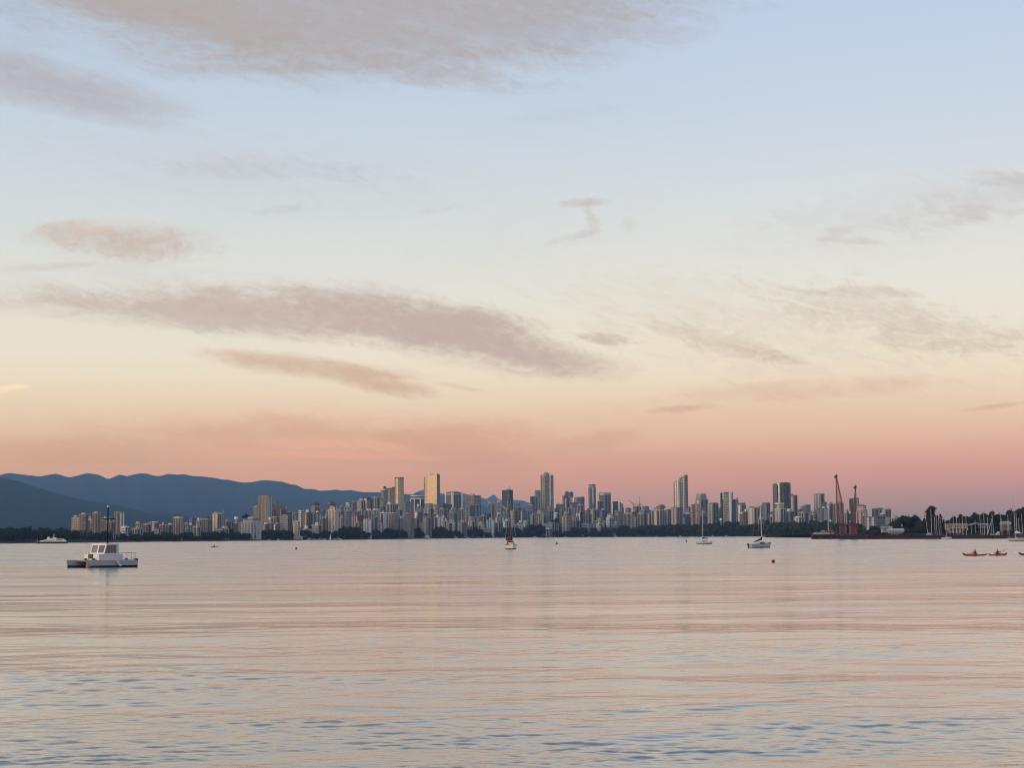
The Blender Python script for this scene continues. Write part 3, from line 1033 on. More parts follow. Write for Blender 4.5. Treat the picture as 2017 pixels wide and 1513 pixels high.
T('tower with brown west face and pinkish mauve east face', 917, 947.5, 977, 5, 'mauve', .55, 'r', 'b3', '', name='office_tower')
T('dark blue office block below the brown and mauve tower', 925.5, 947.5, 996, 4, 'navy', .4, 'r', '', 'g2', name='office_tower')
T('cream tower with peaked roof box in the lower middle', 921, 936, 1020, 1, 'ltan', .6, 'p', 'c2', 'd1', [(925, 931, 1018, 'cream')])
T('pale tower with slanted top above the shore, left of the funnel shaped block', 941, 954.5, 1029, 0, 'cream', .55, 'p', 'd1', 'y1', [(945, 950, 1027.5, 'white')])
T('cream and white striped twin block above the beach', 958, 974.5, 1025, 0, 'cream', .5, 'v', 'w2', 'w1')
T('small dark block with pale blue roof in the centre', 954.5, 967, 1012.5, 3, 'navy', .4, 'r', '', '', [(956, 966, 1011, 'blue')])
T('greenish tower hugging the brown and tan tower', 961.5, 970, 992, 5, 'green', .5, 'p', 'd1', '')
T('brown and tan tower with raised corner left of the navy slab', 966.5, 988, 991.5, 4, 'ltan', .45, 'p', 'm1', 't2', [(981, 987.5, 984, 'cream'), (969, 979, 990, 'tan')])
T('beige tower with white roof box below the navy slab', 974.5, 988, 1013.5, 2, 'tan', .5, 'v', 't1', 'y1', [(979.5, 986, 1010.5, 'white')])
T('dim grey block behind the centre sailboat', 988, 1004, 1012, 3, 'blue', .4, 'v', 'y1', 'y2')
T('pale stepped block low in the centre', 989.5, 1005, 1027, 1, 'lgrey', .5, 'p', 'w1', 'd2', [(995, 1000, 1023, 'white')])
T('beige tower touching the centre sailboat mast', 1003.5, 1022, 1006.5, 2, 'tan', .5, 'p', 't1', 'd1')
T('grey tower with a penthouse right of the centre sailboat mast', 1011.5, 1028, 995.5, 4, 'green', .5, 'p', 'd2', 'd1', [(1017, 1024, 992.5, 'dgrey')])
T('blue grey tower behind beige towers right of the centre', 1025, 1038, 1003.5, 3, 'blue', .4, 'r', 'y1', '')
T('beige grey gridded slab left of the thin black tower', 1036, 1052, 997, 4, 'lgrey', .5, 'k', 'd2', 'd2')
T('cream shore block right of the centre sailboat', 1015.5, 1030.5, 1030, 0, 'cream', .5, 'p', 'd1', 'y1', [(1023, 1028, 1026, 'white')])
T('low cream block beside dark trees right of the centre sailboat', 1029, 1041, 1029.5, 1, 'cream', .5, 'k', '', 'd1')
T('thin black tower left of the tall tan tower', 1045, 1053.5, 979, 6, 'black', .4, 'r', '', '', name='office_tower')
T('grey green tower with vertical bands joined to the tall tan tower', 1052, 1067, 968, 5, 'green', .45, 'v', 'd2', 'y2', [(1055, 1063, 966, 'blue')])
T('cream strip tower left of the lit gabled towers', 1045, 1053, 1014, 2, 'cream', .5, 'p', '', 'd1')
T('lit beige tower with gabled tops below the tall tan tower', 1056, 1072, 1006.5, 1, 'ltan', .6, 'p', 'd2', 'c1', [(1062, 1070, 1003.5, 'brown')])
T('second lit beige tower stepping down beside the gabled one', 1069.5, 1080, 1007, 1, 'ltan', .55, 'p', 'd1', 'd1', [(1072, 1076, 1005.5, 'tan')])
T('brown grey block right at the foot of the tall tan tower', 1076, 1091.5, 998.5, 3, 'pink', .4, 'p', 'd1', 'd2')
T('low cream grey building with wide front above the beach trees', 1071, 1105, 1031.5, 0, 'lgrey', .5, 'p', '', 'd4', name='low_building', cat='building')
T('small white beach building with dark gaps under dark trees', 1069.5, 1086, 1043, 0, 'white', .4, 'r', '', 'd2', name='low_building', cat='building', d=3700)
T('pale cluster block under the round dark tree', 1090, 1104, 1012, 2, 'lgrey', .5, 'p', 'w1', 'd1', [(1093, 1098, 1009.5, 'white')])
T('brown grey slab with white roof box east of the tall tan tower', 1092.5, 1114.5, 994.5, 4, 'grey', .35, 'v', '', 'b3', [(1098, 1104, 991.5, 'white')])
T('brick red stepped tower with a thin antenna', 1112, 1123, 970, 5, 'maroon', .55, 'p', 't1', 'd1', [(1114, 1120, 968.5, 'brown')])
T('lower shoulder tower joined to the brick red tower', 1108.5, 1114, 977, 5, 'pink', .6, 'p', '', '')
T('slim blue grey tower right of the brick red tower', 1121.5, 1130, 970.5, 6, 'blue', .4, 'p', 'd1', '')
T('mauve grey tower below the curved glass block', 1119, 1140, 994, 3, 'mauve', .4, 'v', 'd1', 'y2')
T('grey tower with arched top left of the spire tower', 1138, 1150, 995, 3, 'lgrey', .5, 'p', 'd1', 'd1', [(1140, 1148, 992.5, 'grey')])
T('yellowish tan tower with dark base at the beach', 1106, 1125, 1013, 0, 'tan', .6, 'p', 't2', '', [(1112, 1118, 1008.5, 'ltan')])
T('grey brown low tower right of the yellowish tan tower', 1124, 1143, 1019, 1, 'tan', .5, 'p', 'd2', 'd1', [(1128, 1133, 1017, 'grey')])
T('black block with three bright white vertical fins', 1134.5, 1150, 1010, 2, 'black', .6, 'r', 'w3', '')
T('wide grey brown tower under the spire tower', 1149, 1166, 1006.5, 2, 'grey', .5, 'p', 'd2', 'd1')
T('olive grey slab joined right of the wide grey brown tower', 1163, 1181, 1004.5, 3, 'tan', .4, 'p', 't1', 'd2')
T('tan low tower with pale stripes near the beach trees', 1173, 1191.5, 1021, 1, 'ltan', .5, 'p', 'd1', 'd2', [(1180, 1186, 1019, 'tan')])
T('low grey roofs behind three round beach trees', 1146, 1173, 1033, 0, 'grey', .5, 'r', '', 'y2', name='low_building', cat='building')
T('bright cream slab end beside the beach trees', 1174.5, 1184, 1032, 0, 'cream', .7, 'p', '', '')
T('tan low block right of the bright cream slab end', 1183, 1195, 1030, 1, 'ltan', .5, 'k', 'd1', 'd1')
open_top, B_open = T('dark glass tower with open pale frame crown', 1180, 1204, 976, 5, 'blue', .5, 'g', '', 'd2', name='office_tower')
T('dark block leaning on the open crowned tower', 1177.5, 1188, 988, 4, 'navy', .5, 'r', '', '', name='office_tower')
T('cream white tower below the gold edged tower', 1194, 1209.5, 1014, 1, 'white', .45, 'p', '', 'd2', [(1200, 1206, 1011.5, 'lgrey')])
T('blue grey tower with tall dark windows east of the cream white tower', 1209, 1229, 1008, 2, 'grey', .45, 'p', 'd2', 'g2', [(1212, 1218, 1006, 'grey')])
T('grey tower right of the white striped dark tower', 1222, 1229, 995, 4, 'grey', .4, 'p', '', 'd1')
T('beige block with dark stripes left of the maroon block', 1229, 1251, 1013.5, 1, 'tan', .6, 'p', 'd2', 't2', [(1232, 1240, 1011.5, 'lgrey')])
T('pale low roofed tower behind the beige striped block', 1230, 1246, 1003, 4, 'lgrey', .4, 'p', 'd2', 'd1', [(1234, 1241, 1000.5, 'dgrey')])
T('maroon block behind the two beige striped blocks', 1241, 1257, 1009, 2, 'maroon', .4, 'p', 't1', '')
T('beige block with one dark centre stripe under the cranes', 1255.5, 1276, 1012.5, 1, 'tan', .6, 'p', 'd2', 'd1', [(1258, 1264, 1010.5, 'white')])
site, B_site = T('mauve concrete tower under construction below thin cranes', 1247, 1264, 998.5, 4, 'mauve', .4, 'k', '', 'd2')
T('mauve grey tower with dark lower half right of the cranes', 1262, 1283, 999, 3, 'mauve', .35, 'p', '', 'n2', [(1266, 1276, 997, 'grey')])
T('wide beige block with peaked brown roof and bright stripes', 1283.5, 1314, 1001, 1, 'ltan', .55, 'p', 'd2 c1', 'b3', [(1296, 1312, 997, 'brown'), (1300, 1308, 994.5, 'brown')])
T('dark gap block with flat brown roof left of the white twin tower', 1312, 1323, 1006, 2, 'brown', .4, 'p', 'w1', '', [(1314, 1322, 1003.5, 'dgrey')])
T('mauve beige apartment block in front of the white twin tower', 1322, 1345, 1000.5, 1, 'mauve', .5, 'p', 't2', 'b2', [(1326, 1332, 998.5, 'tan')])
T('dark low block right at the foot of the white twin tower', 1352, 1366, 1003, 3, 'mauve', .4, 'r', '', 'y1')
T('lit beige tower with a brown centre stripe by the second sailboat mast', 1361.5, 1378.5, 994, 1, 'ltan', .72, 'p', 'm1', 't1', [(1366, 1374, 992, 'tan')])
T('stepped greenish tower behind the second sailboat mast', 1371, 1396, 985, 3, 'green', .4, 'p', 'c1', 'd2', [(1372, 1392, 979, 'grey'), (1374, 1391, 973, 'green')])
T('pale grey green slab right of the stepped greenish tower', 1394, 1416, 992.5, 2, 'green', .5, 'p', 'y2', 'd2', [(1400, 1413, 990.5, 'brown')])
T('blue grey low tower beside a white ball', 1411, 1425, 1003, 3, 'blue', .5, 'r', 'y1', '')
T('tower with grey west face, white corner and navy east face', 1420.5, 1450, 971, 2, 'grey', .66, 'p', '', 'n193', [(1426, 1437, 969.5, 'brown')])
T('mauve tower peeping out right of the navy faced tower', 1448, 1455, 984, 5, 'mauve', .4, 'p', '', '')
T('grey green stepped block right of the navy faced tower', 1453, 1470, 995, 2, 'green', .5, 'k', 'w1', 'd2', [(1456, 1468, 991, 'dgrey')])
T('small blue fronted block below the grey green stepped block', 1457, 1467, 1013.5, 1, 'blue', .6, 'g', '', 'w1')
T('tan low block left of the cream edged block', 1464, 1476, 1008, 1, 'tan', .5, 'k', 'd1', '')
T('cream edged beige block with two dark roof boxes', 1473.5, 1497, 1001, 1, 'ltan', .55, 'k', 'c1', 'd2', [(1477, 1485, 998, 'dgrey'), (1488, 1494, 999, 'dgrey')])
T('grey green tower behind the third sailboat mast', 1502.5, 1518, 991.5, 3, 'green', .5, 'v', 'y2', 'd2', [(1506, 1516, 990, 'lgrey')])
T('lower grey block left of the third sailboat mast', 1495, 1504.5, 998, 3, 'lgrey', .5, 'v', 'd1', '')
T('small blue grey block between two pale towers near the gridded tower', 1516.5, 1525, 1009, 3, 'blue', .4, 'r', '', '')
T('cream block with white roof cap in front of the big gridded tower', 1526.5, 1549, 993.5, 1, 'cream', .5, 'p', 'y2', 'd2', [(1528, 1544, 991, 'white')])
T('grey brown tower with tan stripe right of the gridded tower', 1557, 1572, 976.5, 3, 'mauve', .55, 'p', 't1', 'd1', [(1559, 1564, 973.5, 'dgrey')])
T('low cream cluster with stepped roofs right of the gridded tower', 1564, 1584, 1020, 0, 'cream', .5, 'k', '', 'd2', [(1568, 1577, 1017.5, 'white')], name='low_building', cat='building')
T('dark blue tower with slanted roof left of the pale glass tower', 1579.5, 1597.5, 995, 4, 'blue', .5, 'g', '', '', slope=[997, 994, 994, 998])
T('beige grey block below the slanted dark blue tower', 1574, 1594.5, 1010.5, 1, 'lgrey', .5, 'p', 'd2', 'd1', [(1578, 1586, 1008, 'grey')])
T('narrow grey block left of the slanted dark blue tower', 1571, 1580.5, 1004.5, 3, 'blue', .5, 'p', '', 'd1')
T('pale grey block with round shoulders below the pale glass tower', 1594.5, 1615, 1008, 2, 'lgrey', .5, 'k', 'd1', 'd1', [(1599, 1609, 1005.5, 'lgrey')])
T('tall pale glass tower with framed top near the lattice cranes', 1604.5, 1625.5, 973.5, 4, 'green', .6, 'g', 'y2', 'd1', [(1606, 1624, 972.5, 'lgrey')], name='office_tower')
T('blue grey shoulder tower right of the pale glass tower', 1618, 1630, 991.5, 3, 'blue', .4, 'g', '', '', name='office_tower')
T('wide blue grey slab in front of the pale glass tower', 1611, 1632, 1002, 2, 'blue', .45, 'p', '', 'y1', name='office_tower')
T('brown grey tower left of the taller red crane', 1629, 1645, 994.5, 3, 'grey', .4, 'p', 'w1', 'd2')
T('pinkish tan tower seen through the taller red crane', 1643, 1663, 992.5, 3, 'pink', .5, 'v', 'd2', 't2', d=2900)
T('low tan block between the two red cranes', 1660, 1676, 1008.5, 2, 'ltan', .5, 'v', 'd2', 'd1')
T('grey green rounded tower behind the shorter red crane', 1673.5, 1693, 982.5, 3, 'green', .55, 'p', 'd1', 'y1', [(1676, 1690, 981, 'grey')])
gold_low, B_gl = T('golden lit tower with rounded shoulder right of the shorter crane', 1687, 1709.5, 997, 2, 'peach', .66, 'p', 'b2 t1', 'y1', [(1690, 1702, 994.5, 'brown')])
T('blue and white office block with bowed roof beyond the marina', 1718.5, 1741, 1003, 3, 'blue', .5, 'v', 'd2', 'y2', [(1722, 1738, 1000.5, 'lgrey')], name='office_tower')
T('pale grey office block with raised corner beyond the marina', 1738, 1756, 1004.5, 3, 'lgrey', .4, 'k', 'y1', 'd2', [(1748, 1756, 1001.5, 'green')], name='office_tower')
T('long blue grey warehouse with a white roof patch by the marina trees', 1706, 1744, 1019, 0, 'blue', .5, 'r', 'y2', '', [(1719, 1727, 1017.5, 'white')], name='warehouse', cat='building', d=2200)
T('dark flat roofed block above the marina warehouse', 1728, 1754, 1018, 1, 'dgrey', .5, 'r', '', 'y1', name='low_building', cat='building', d=2500)
T('pinkish low building on the slope behind the marina trees', 1752, 1772, 1022, 0, 'pink', .5, 'p', 'd2', 'd1', name='low_building', cat='building', d=2300)
# small fillers low in the gaps
T('thin pale block between the rooftop tree block and the dark white ended block', 517, 530, 1034, 1, 'blue', .5, 'v', 'y1', 'd2')
T('dull blue grey block behind the dark white ended block', 528, 540, 1025, 2, 'grey', .5, 'p', 'd1', 'd1')
T('low grey house row left of the cream arched building', 596, 614, 1043, 0, 'grey', .5, 'r', '', 'y2', name='low_building', cat='building')
T('dim grey slab under the dark maroon domed tower', 630, 642, 1022, 1, 'grey', .4, 'p', 'd1', 'd1')
T('small brown house front below the maroon low apartment block', 700, 713, 1030, 0, 'pink', .5, 'p', 'd1', 'd1')
T('dim brown block behind the small twin fronted white block', 728, 745, 1020, 1, 'grey', .5, 'p', 'd2', 'd1')
T('shaded grey block between two striped tan towers', 784, 796, 1022, 1, 'mauve', .4, 'p', 'd1', '')
T('shaded low block right of the thin striped tan tower', 815, 827, 1022, 1, 'mauve', .4, 'p', 'd1', 'd1')
T('small pale block below the funnel shaped shore block', 918, 931, 1038, 0, 'grey', .5, 'p', 'd1', 'd1')
T('grey fill block between cream peaked tower and pale slanted tower', 934, 944, 1018, 2, 'grey', .5, 'p', 'd1', 't1')
T('narrow grey block left of the white striped twin block', 947, 958, 1017, 2, 'lgrey', .5, 'p', 'd1', 'd1')
T('small pale grey block under the beige white boxed tower', 974, 990, 1030, 0, 'lgrey', .5, 'v', 'd1', 'd2')
T('dim block right of the pale cluster under the round tree', 1103, 1110, 1006, 3, 'grey', .5, 'p', '', 'd1')
T('dim grey block below the open crowned tower', 1181, 1196, 1006, 3, 'navy', .5, 'p', 'g1', '')
T('low beige block right of the blue grey tall windowed tower', 1205, 1228, 1032, 0, 'tan', .5, 'p', 'd2', 'd2')
T('dim low row block between the two beige striped blocks', 1248, 1258, 1020, 1, 'grey', .5, 'p', '', 'd1')
T('dull block left of the wide beige peaked roof block', 1274, 1287, 1012, 2, 'dgrey', .5, 'p', 'y1', '')
T('shaded block between the lit beige tower and mauve beige block', 1343, 1363, 1014, 2, 'dgrey', .4, 'p', 'y1', 'd1')
T('shaded grey low block behind the second sailboat', 1378, 1396, 1012, 2, 'grey', .4, 'p', 'd1', 'd1')
T('pale low block between cream edged block and third sailboat mast', 1494, 1506, 1016, 1, 'lgrey', .5, 'k', 'd1', 'd1')
T('pale low block just left of the cream white capped block', 1517, 1529, 1018, 1, 'ltan', .5, 'k', 'd1', '')
T('shaded tower foot right of the cream white capped block', 1547, 1566, 1008, 2, 'mauve', .45, 'p', 'd1', 'd1')
# --- more of the crowded West End, low in the gaps
LOW = [(150, 1036, 'pink'), (205, 1036, 'tan'), (288, 1044, 'lgrey'), (318, 1045, 'grey'), (334, 1044, 'tan'), (372, 1044, 'grey'), (391, 1048, 'cream'), (456, 1040, 'mauve')]


# ------------------------------------------------------------------ landmark towers with shapes of their own
def shaft(label, x0, x1, yt, row, pts_fn, col, kind, name='office_tower', ztop=None, top=None):
    """a tower on a footprint of its own; pts_fn(w) gives the footprint for a projected width w"""
    B = Bld(x0, x1, yt, row, .5)
    root = thing(name, label, 'tower', (B.cx, B.d, B.gz), 0)
    pts = pts_fn(B.w)
    mb = MB().prism(pts, -4, ztop(B, pts) if ztop else B.h, top(B, pts) if top else None)
    w = mb.build('walls', facade(col, kind), root)
    return root, B, pts


def ngon(rx, ry, n, a0=0.0):
    return [(rx * math.cos(a0 + 2 * math.pi * i / n), ry * math.sin(a0 + 2 * math.pi * i / n)) for i in range(n)]


# the round glass tower
root, B, pts = shaft('round golden grey glass tower with a dark rim', 777.5, 795.5, 943, 4, lambda w: ngon(w / 2, w / 2, 40), 'dgold', 'g')
MB().prism(ngon(B.w / 2 + .5, B.w / 2 + .5, 40), B.h, B.h + 2.4).build('roof_rim', flat('brown'), root)

# the gold tower: two glazed planes to the sunset and a dark narrow flank
B = Bld(835, 866, 937.5, 5, .5)
root = thing('office_tower', 'tall gold glass tower glowing in the sunset', 'tower', (B.cx, B.d, B.gz), 0)
w = B.w
foot = [(-w / 2, 14), (-w * .02, -8), (w * .375, -14), (w / 2, 6), (w * .2, 30)]
foot = [(-w / 2, 8), (-w * .05, -14), (w * .375, -34), (w / 2, -6), (w * .1, 26)]
MB().prism(foot, B.z(994), [B.z(938.6), B.z(937.2), B.z(936), B.z(935), B.h]).build('walls', facade('gold', 'g'), root)  # glass tinted gold for the sunset sky it reflects
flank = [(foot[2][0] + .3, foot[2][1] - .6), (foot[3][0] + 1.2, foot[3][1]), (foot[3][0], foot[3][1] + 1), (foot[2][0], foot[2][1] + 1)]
MB().prism(flank, B.z(994), B.z(934.6)).build('flank', flat('brown'), root)  # side turned from the sunset, its shade put into the brown
MB().prism([(p[0] * .97, p[1]) for p in foot], -4, B.z(994.4)).build('lower_storeys', facade('green', 'p'), root)
MB().box(-w * .47, 2, B.h * .76, 1.6, 1.6, B.h * .44).build('edge_fin', flat('brown'), root)
MB().box(w * .05, 0, B.z(935), w * .26, 10, 3).build('penthouse', flat('cream'), root)
MB().ball((w * .29, -20, B.z(940)), w * .07).build('dome', flat('white'), root, smooth=True)

# the white banded tower with an eight-sided top
B = Bld(809, 837, 976.5, 5, .5)
root = thing('office_tower', 'navy office tower with white bands and eight sided top', 'tower', (B.cx, B.d, B.gz), R(22.5))
w = B.w
MB().prism(ngon(w * .52, w * .52, 8), -4, B.z(983.5)).build('walls', facade('navy', 'g'), root)
for y0, y1, ck in ((978.2, 976.0, 'white'), (981.2, 978.4, 'navy'), (983.4, 981.4, 'white')):
    MB().prism(ngon(w * .54, w * .54, 8), B.z(y0), B.z(y1)).build('band', flat(ck), root)
MB().prism(ngon(w * .46, w * .46, 8), B.z(975.9), B.z(973.2), top=ngon(w * .30, w * .30, 8)).build('roof', flat('navy'), root)
for i in (3, 4, 5, 6):
    p = ngon(w * .53, w * .53, 8)[i]
    MB().box(p[0], p[1], B.z(983.5) / 2, 2.2, 2.2, B.z(983.5)).build('corner_pier', flat('white'), root)

# white ribs on the ribbed tower
for sx, sy in ((-1, -1), (1, -1), (-1, 1), (0, -1)):
    if sx == 0:
        continue
    MB().box(sx * B_rib.a / 2, sy * B_rib.b / 2, B_rib.h / 2, 4, 4, B_rib.h + 2).build('corner_rib', flat('white'), ribbed)
MB().box(0, 0, B_rib.h - 3, B_rib.a + 1.6, B_rib.b + 1.6, 3.4).build('white_band', flat('lgrey'), ribbed)

# slanted dark roof tower with a gold disc
B = Bld(717.5, 733, 978, 5, .4)
root = thing('office_tower', 'dark tower with slanted roof and a round gold disc', 'tower', (B.cx, B.d, B.gz), GRID)
MB().prism([(-B.a / 2, -B.b / 2), (B.a / 2, -B.b / 2), (B.a / 2, B.b / 2), (-B.a / 2, B.b / 2)], -4, [B.z(979), B.z(984), B.z(984), B.z(978)]).build('walls', facade('grey', 'p'), root)
MB().prism([(-B.a / 2 - 1, -B.b / 2 - 1), (B.a / 2 + 1, -B.b / 2 - 1), (B.a / 2 + 1, B.b / 2 + 1), (-B.a / 2 - 1, B.b / 2 + 1)], B.z(985), [B.z(978.4), B.z(983), B.z(983), B.z(977.2)]).build('slanted_roof', flat('navy'), root)
MB().tube((-B.a / 2 - 1.6, 0, B.z(987)), (-B.a / 2 - .4, 0, B.z(987)), 5.2, 5.2, 18).build('gold_disc', plain('disc_gold', (.9, .75, .4), .3, .6), root)
MB().box(B.a * .35, -B.b / 2 - .5, B.h * .45, B.a * .3, 1, B.h * .88).build('window_strip', flat('black'), root)

# red round-topped tower
B = Bld(545, 564.5, 997, 3, .5)
root = thing('apartment_tower', 'dark red tower with rounded top and one pale stripe', 'tower', (B.cx, B.d, B.gz), 0)
w = B.w
prof = [(-w / 2, -4)] + [(-w / 2 + w * .25 * (1 - math.cos(t)), B.z(1003) + (B.h - B.z(1003)) * math.sin(t)) for t in np.linspace(0, math.pi / 2, 6)]
prof += [(-x, z) for x, z in reversed(prof)]
MB().loft([[(x, y, z) for x, z in prof] for y in (-12, 12)]).build('walls', facade('maroon', 'v'), root)
MB().box(0, -12.4, B.h * .47, w * .10, 1.2, B.h * .9).build('pale_stripe', flat('mauve'), root)
MB().box(w * .30, -12.4, B.h * .45, w * .2, .9, B.h * .84).build('window_strip', flat('black'), root)

# navy slab with antenna and white sail-like roof at its foot
navy, B = T('navy glass slab tower with a thin corner antenna', 989, 1011, 966, 5, 'navy', .62, 'g', '', '', name='office_tower')
MB().tube((B.a * .3, -B.b * .1, B.h), (B.a * .3, -B.b * .1, B.z(958.5)), .9, .5).build('antenna', flat('dgrey'), navy)
MB().box(0, -B.b / 2 - .6, B.h * .5, B.a * .5, 1.0, B.h).build('window_strip', flat('black'), navy)
B = Bld(985, 999.5, 990, 4, .5)
root = thing('glass_hall', 'white curved sail shaped roof at the foot of the navy slab', 'building', (B.cx, B.d, B.gz), 0)
w = B.w
arc = [(-w / 2, B.z(988)), (-w * .38, B.z(992.5)), (-w * .15, B.z(998.5)), (w * .15, B.z(1002)), (w / 2, B.z(1004.5))]
MB().loft([[(x, y, z) for x, z in arc + [(w / 2, -4), (-w / 2, -4)]] for y in (-10, 10)]).build('walls', facade('blue', 'g'), root)
MB().loft([[(x, y, z + .3) for x, z in arc] + [(x, y, z + 2.4) for x, z in reversed(arc)] for y in (-10.8, 10.8)]).build('roof', flat('white'), root)

# tall tan tower: a bowed front to the west, a white spine, a darker east wing
B = Bld(1065.5, 1091, 935, 4, .5)
root = thing('apartment_tower', 'tallest tan tower with bowed front and white spine', 'tower', (B.cx, B.d, B.gz), 0)
w = B.w
bow = [(-w / 2, 12), (-w * .5, -2), (-w * .40, -9), (-w * .22, -14), (-w * .02, -15), (w * .16, -11), (w * .18, 12)]
MB().prism(bow, -4, [B.z(936.2), B.z(936.2), B.z(935.5), B.z(933.6), B.z(933.2), B.z(933.2), B.z(934.5)]).build('walls', facade('ltan', 'k'), root)
MB().prism([(w * .185, -12), (w * .29, -12), (w * .29, 8), (w * .185, 8)], -4, B.z(932.8)).build('spine', flat('white'), root)
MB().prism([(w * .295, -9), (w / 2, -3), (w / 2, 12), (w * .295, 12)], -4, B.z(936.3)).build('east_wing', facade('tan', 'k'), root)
for i, t in enumerate((.06, .30, .55, .80)):
    x = -w * .5 + t * w * .62
    y = -4 - 11 * math.sin(min(1, t * 1.5) * math.pi / 2)
    MB().box(x, y - .8, B.h * .49, w * .05, 1.6, B.h * .96).build('window_strip', flat('brown'), root)
MB().box(-w * .06, 0, B.z(932.4), w * .34, 10, 4).build('penthouse', flat('tan'), root)

# spire tower
B = Bld(1160, 1174.5, 960, 5, .5)
root = thing('office_tower', 'slim mauve tower with white pointed spire', 'tower', (B.cx, B.d, B.gz), R(20))
w = B.w
MB().prism(ngon(w * .52, w * .52, 8, .39), -4, B.h).build('walls', facade('mauve', 'v'), root)
MB().prism(ngon(w * .44, w * .44, 8, .39), B.h, B.z(956.5)).build('crown', flat('mauve'), root)
MB().prism(ngon(w * .50, w * .50, 8, .39), B.z(956.4), B.z(954.6)).build('crown_cap', flat('dgrey'), root)
MB().box(-w * .1, -w * .49, B.z(994) / 2 + B.h / 2, w * .13, 1.4, B.h - B.z(994)).build('white_strip', flat('white'), root)
MB().box(-w * .38, -w * .36, B.h * .5, w * .2, 1.4, B.h * .96, R(-42)).build('window_strip', flat('navy'), root)
MB().tube((-w * .15, 0, B.z(954.6)), (-w * .15, 0, B.z(947.5)), w * .10, .1, 8).build('spire', plain('spire_white', (.92, .9, .86), .3), root)

# brick red tower antenna and shoulder are above; curved glass block
B = Bld(1122.5, 1152, 980, 5, .5)
root = thing('office_tower', 'curved pale glass block with dark flank left of the spire tower', 'tower', (B.cx, B.d, B.gz), 0)
w = B.w
front = [(-w / 2 + w * .80 * t, -4 - 10 * math.sin(math.pi * t * .8)) for t in np.linspace(0, 1, 9)]
MB().prism(front + [(w * .30, 14), (-w * .5, 14)], -4, [B.z(980.5 - 1.2 * i / 8) for i in range(9)] + [B.z(979), B.z(980)]).build('walls', facade('green', 'r'), root)
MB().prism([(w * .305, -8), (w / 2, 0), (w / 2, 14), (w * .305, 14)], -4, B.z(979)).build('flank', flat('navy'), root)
MB().box(-w * .08, -8, B.z(991.5), w * .80, 12, 4.0).build('window_band', flat('navy'), root)

# open frame crown
for sx, sy in ((-1, -1), (1, -1), (1, 1), (-1, 1)):
    MB().box(sx * (B_open.a / 2 - 1.2), sy * (B_open.b / 2 - 1.2), B_open.h + 2, 2.2, 2.2, 9).build('crown_post', flat('lgrey'), open_top)
for sy in (-1, 1):
    MB().box(0, sy * (B_open.b / 2 - 1.2), B_open.h + 6, B_open.a, 2.0, 1.6).build('crown_beam', flat('lgrey'), open_top)

# gold-edged dark curved tower
B = Bld(1204, 1223, 988, 4, .5)
root = thing('office_tower', 'dark curved tower with gold edge and white stripe', 'tower', (B.cx, B.d, B.gz), 0)
w = B.w
crv = [(-w / 2 + w * t, B.z(991.5) + (B.h - B.z(991.5)) * math.sin(math.pi * min(1, .15 + t * .75))) for t in np.linspace(0, 1, 8)]
MB().loft([[(x, y, z) for x, z in [(-w / 2, -4)] + crv + [(w / 2, -4)]] for y in (-12, 12)]).build('walls', facade('navy', 'g'), root)
MB().box(-w * .42, -12.5, B.z(990.5) / 2, w * .17, 1.6, B.z(990.5)).build('gold_edge', facade('gold', 'g'), root)
MB().box(w * .30, -12.5, B.z(989) / 2, w * .16, 1.4, B.z(989)).build('white_stripe', flat('white'), root)

# white twin tower with curved crown
B = Bld(1329, 1356, 938, 3, .5)
root = thing('apartment_tower', 'tall white tower pair, one with a curved open crown', 'tower', (B.cx, B.d, B.gz), 0)
w = B.w
MB().prism([(-w / 2, 10), (-w * .46, -6), (-w * .22, -10), (-w * .16, 8)], -4, [B.z(950.5), B.z(949.5), B.z(944.5), B.z(945)]).build('lower_shaft', facade('mauve', 'p'), root)
MB().prism([(-w * .18, 6), (-w * .15, -13), (w * .17, -17), (w * .20, 6)], -4, [B.z(945), B.z(941), B.z(938.5), B.z(939)]).build('walls', facade('cream', 'p'), root)
MB().prism([(w * .175, -16), (w * .29, -12), (w * .29, 8), (w * .205, 8)], -4, B.z(936.5)).build('spine', flat('lgrey'), root)
MB().prism([(w * .295, -11), (w / 2, -2), (w / 2, 10), (w * .295, 10)], -4, B.z(936)).build('east_wing', facade('brown', 'p'), root)
crown = [(-w * .14, B.z(945)), (-w * .12, B.z(941.5)), (-w * .05, B.z(938.6)), (w * .05, B.z(937.2)), (w * .17, B.z(936.8))]
MB().loft([[(x, y, z) for x, z in crown] + [(x, y, z - 3) for x, z in reversed(crown)] for y in (-16.6, -12)]).build('crown', flat('white'), root)
for t, ck in ((-.10, 'dgrey'), (.02, 'tan')):
    MB().box(w * t, -15.4 - (t + .1) * 6, B.h * .45, w * .06, 1.4, B.h * .88).build('window_strip', flat(ck), root)
MB().box(-w * .17, -13.2, B.h * .47, w * .04, 1.6, B.h * .93).build('white_fin', flat('white'), root)

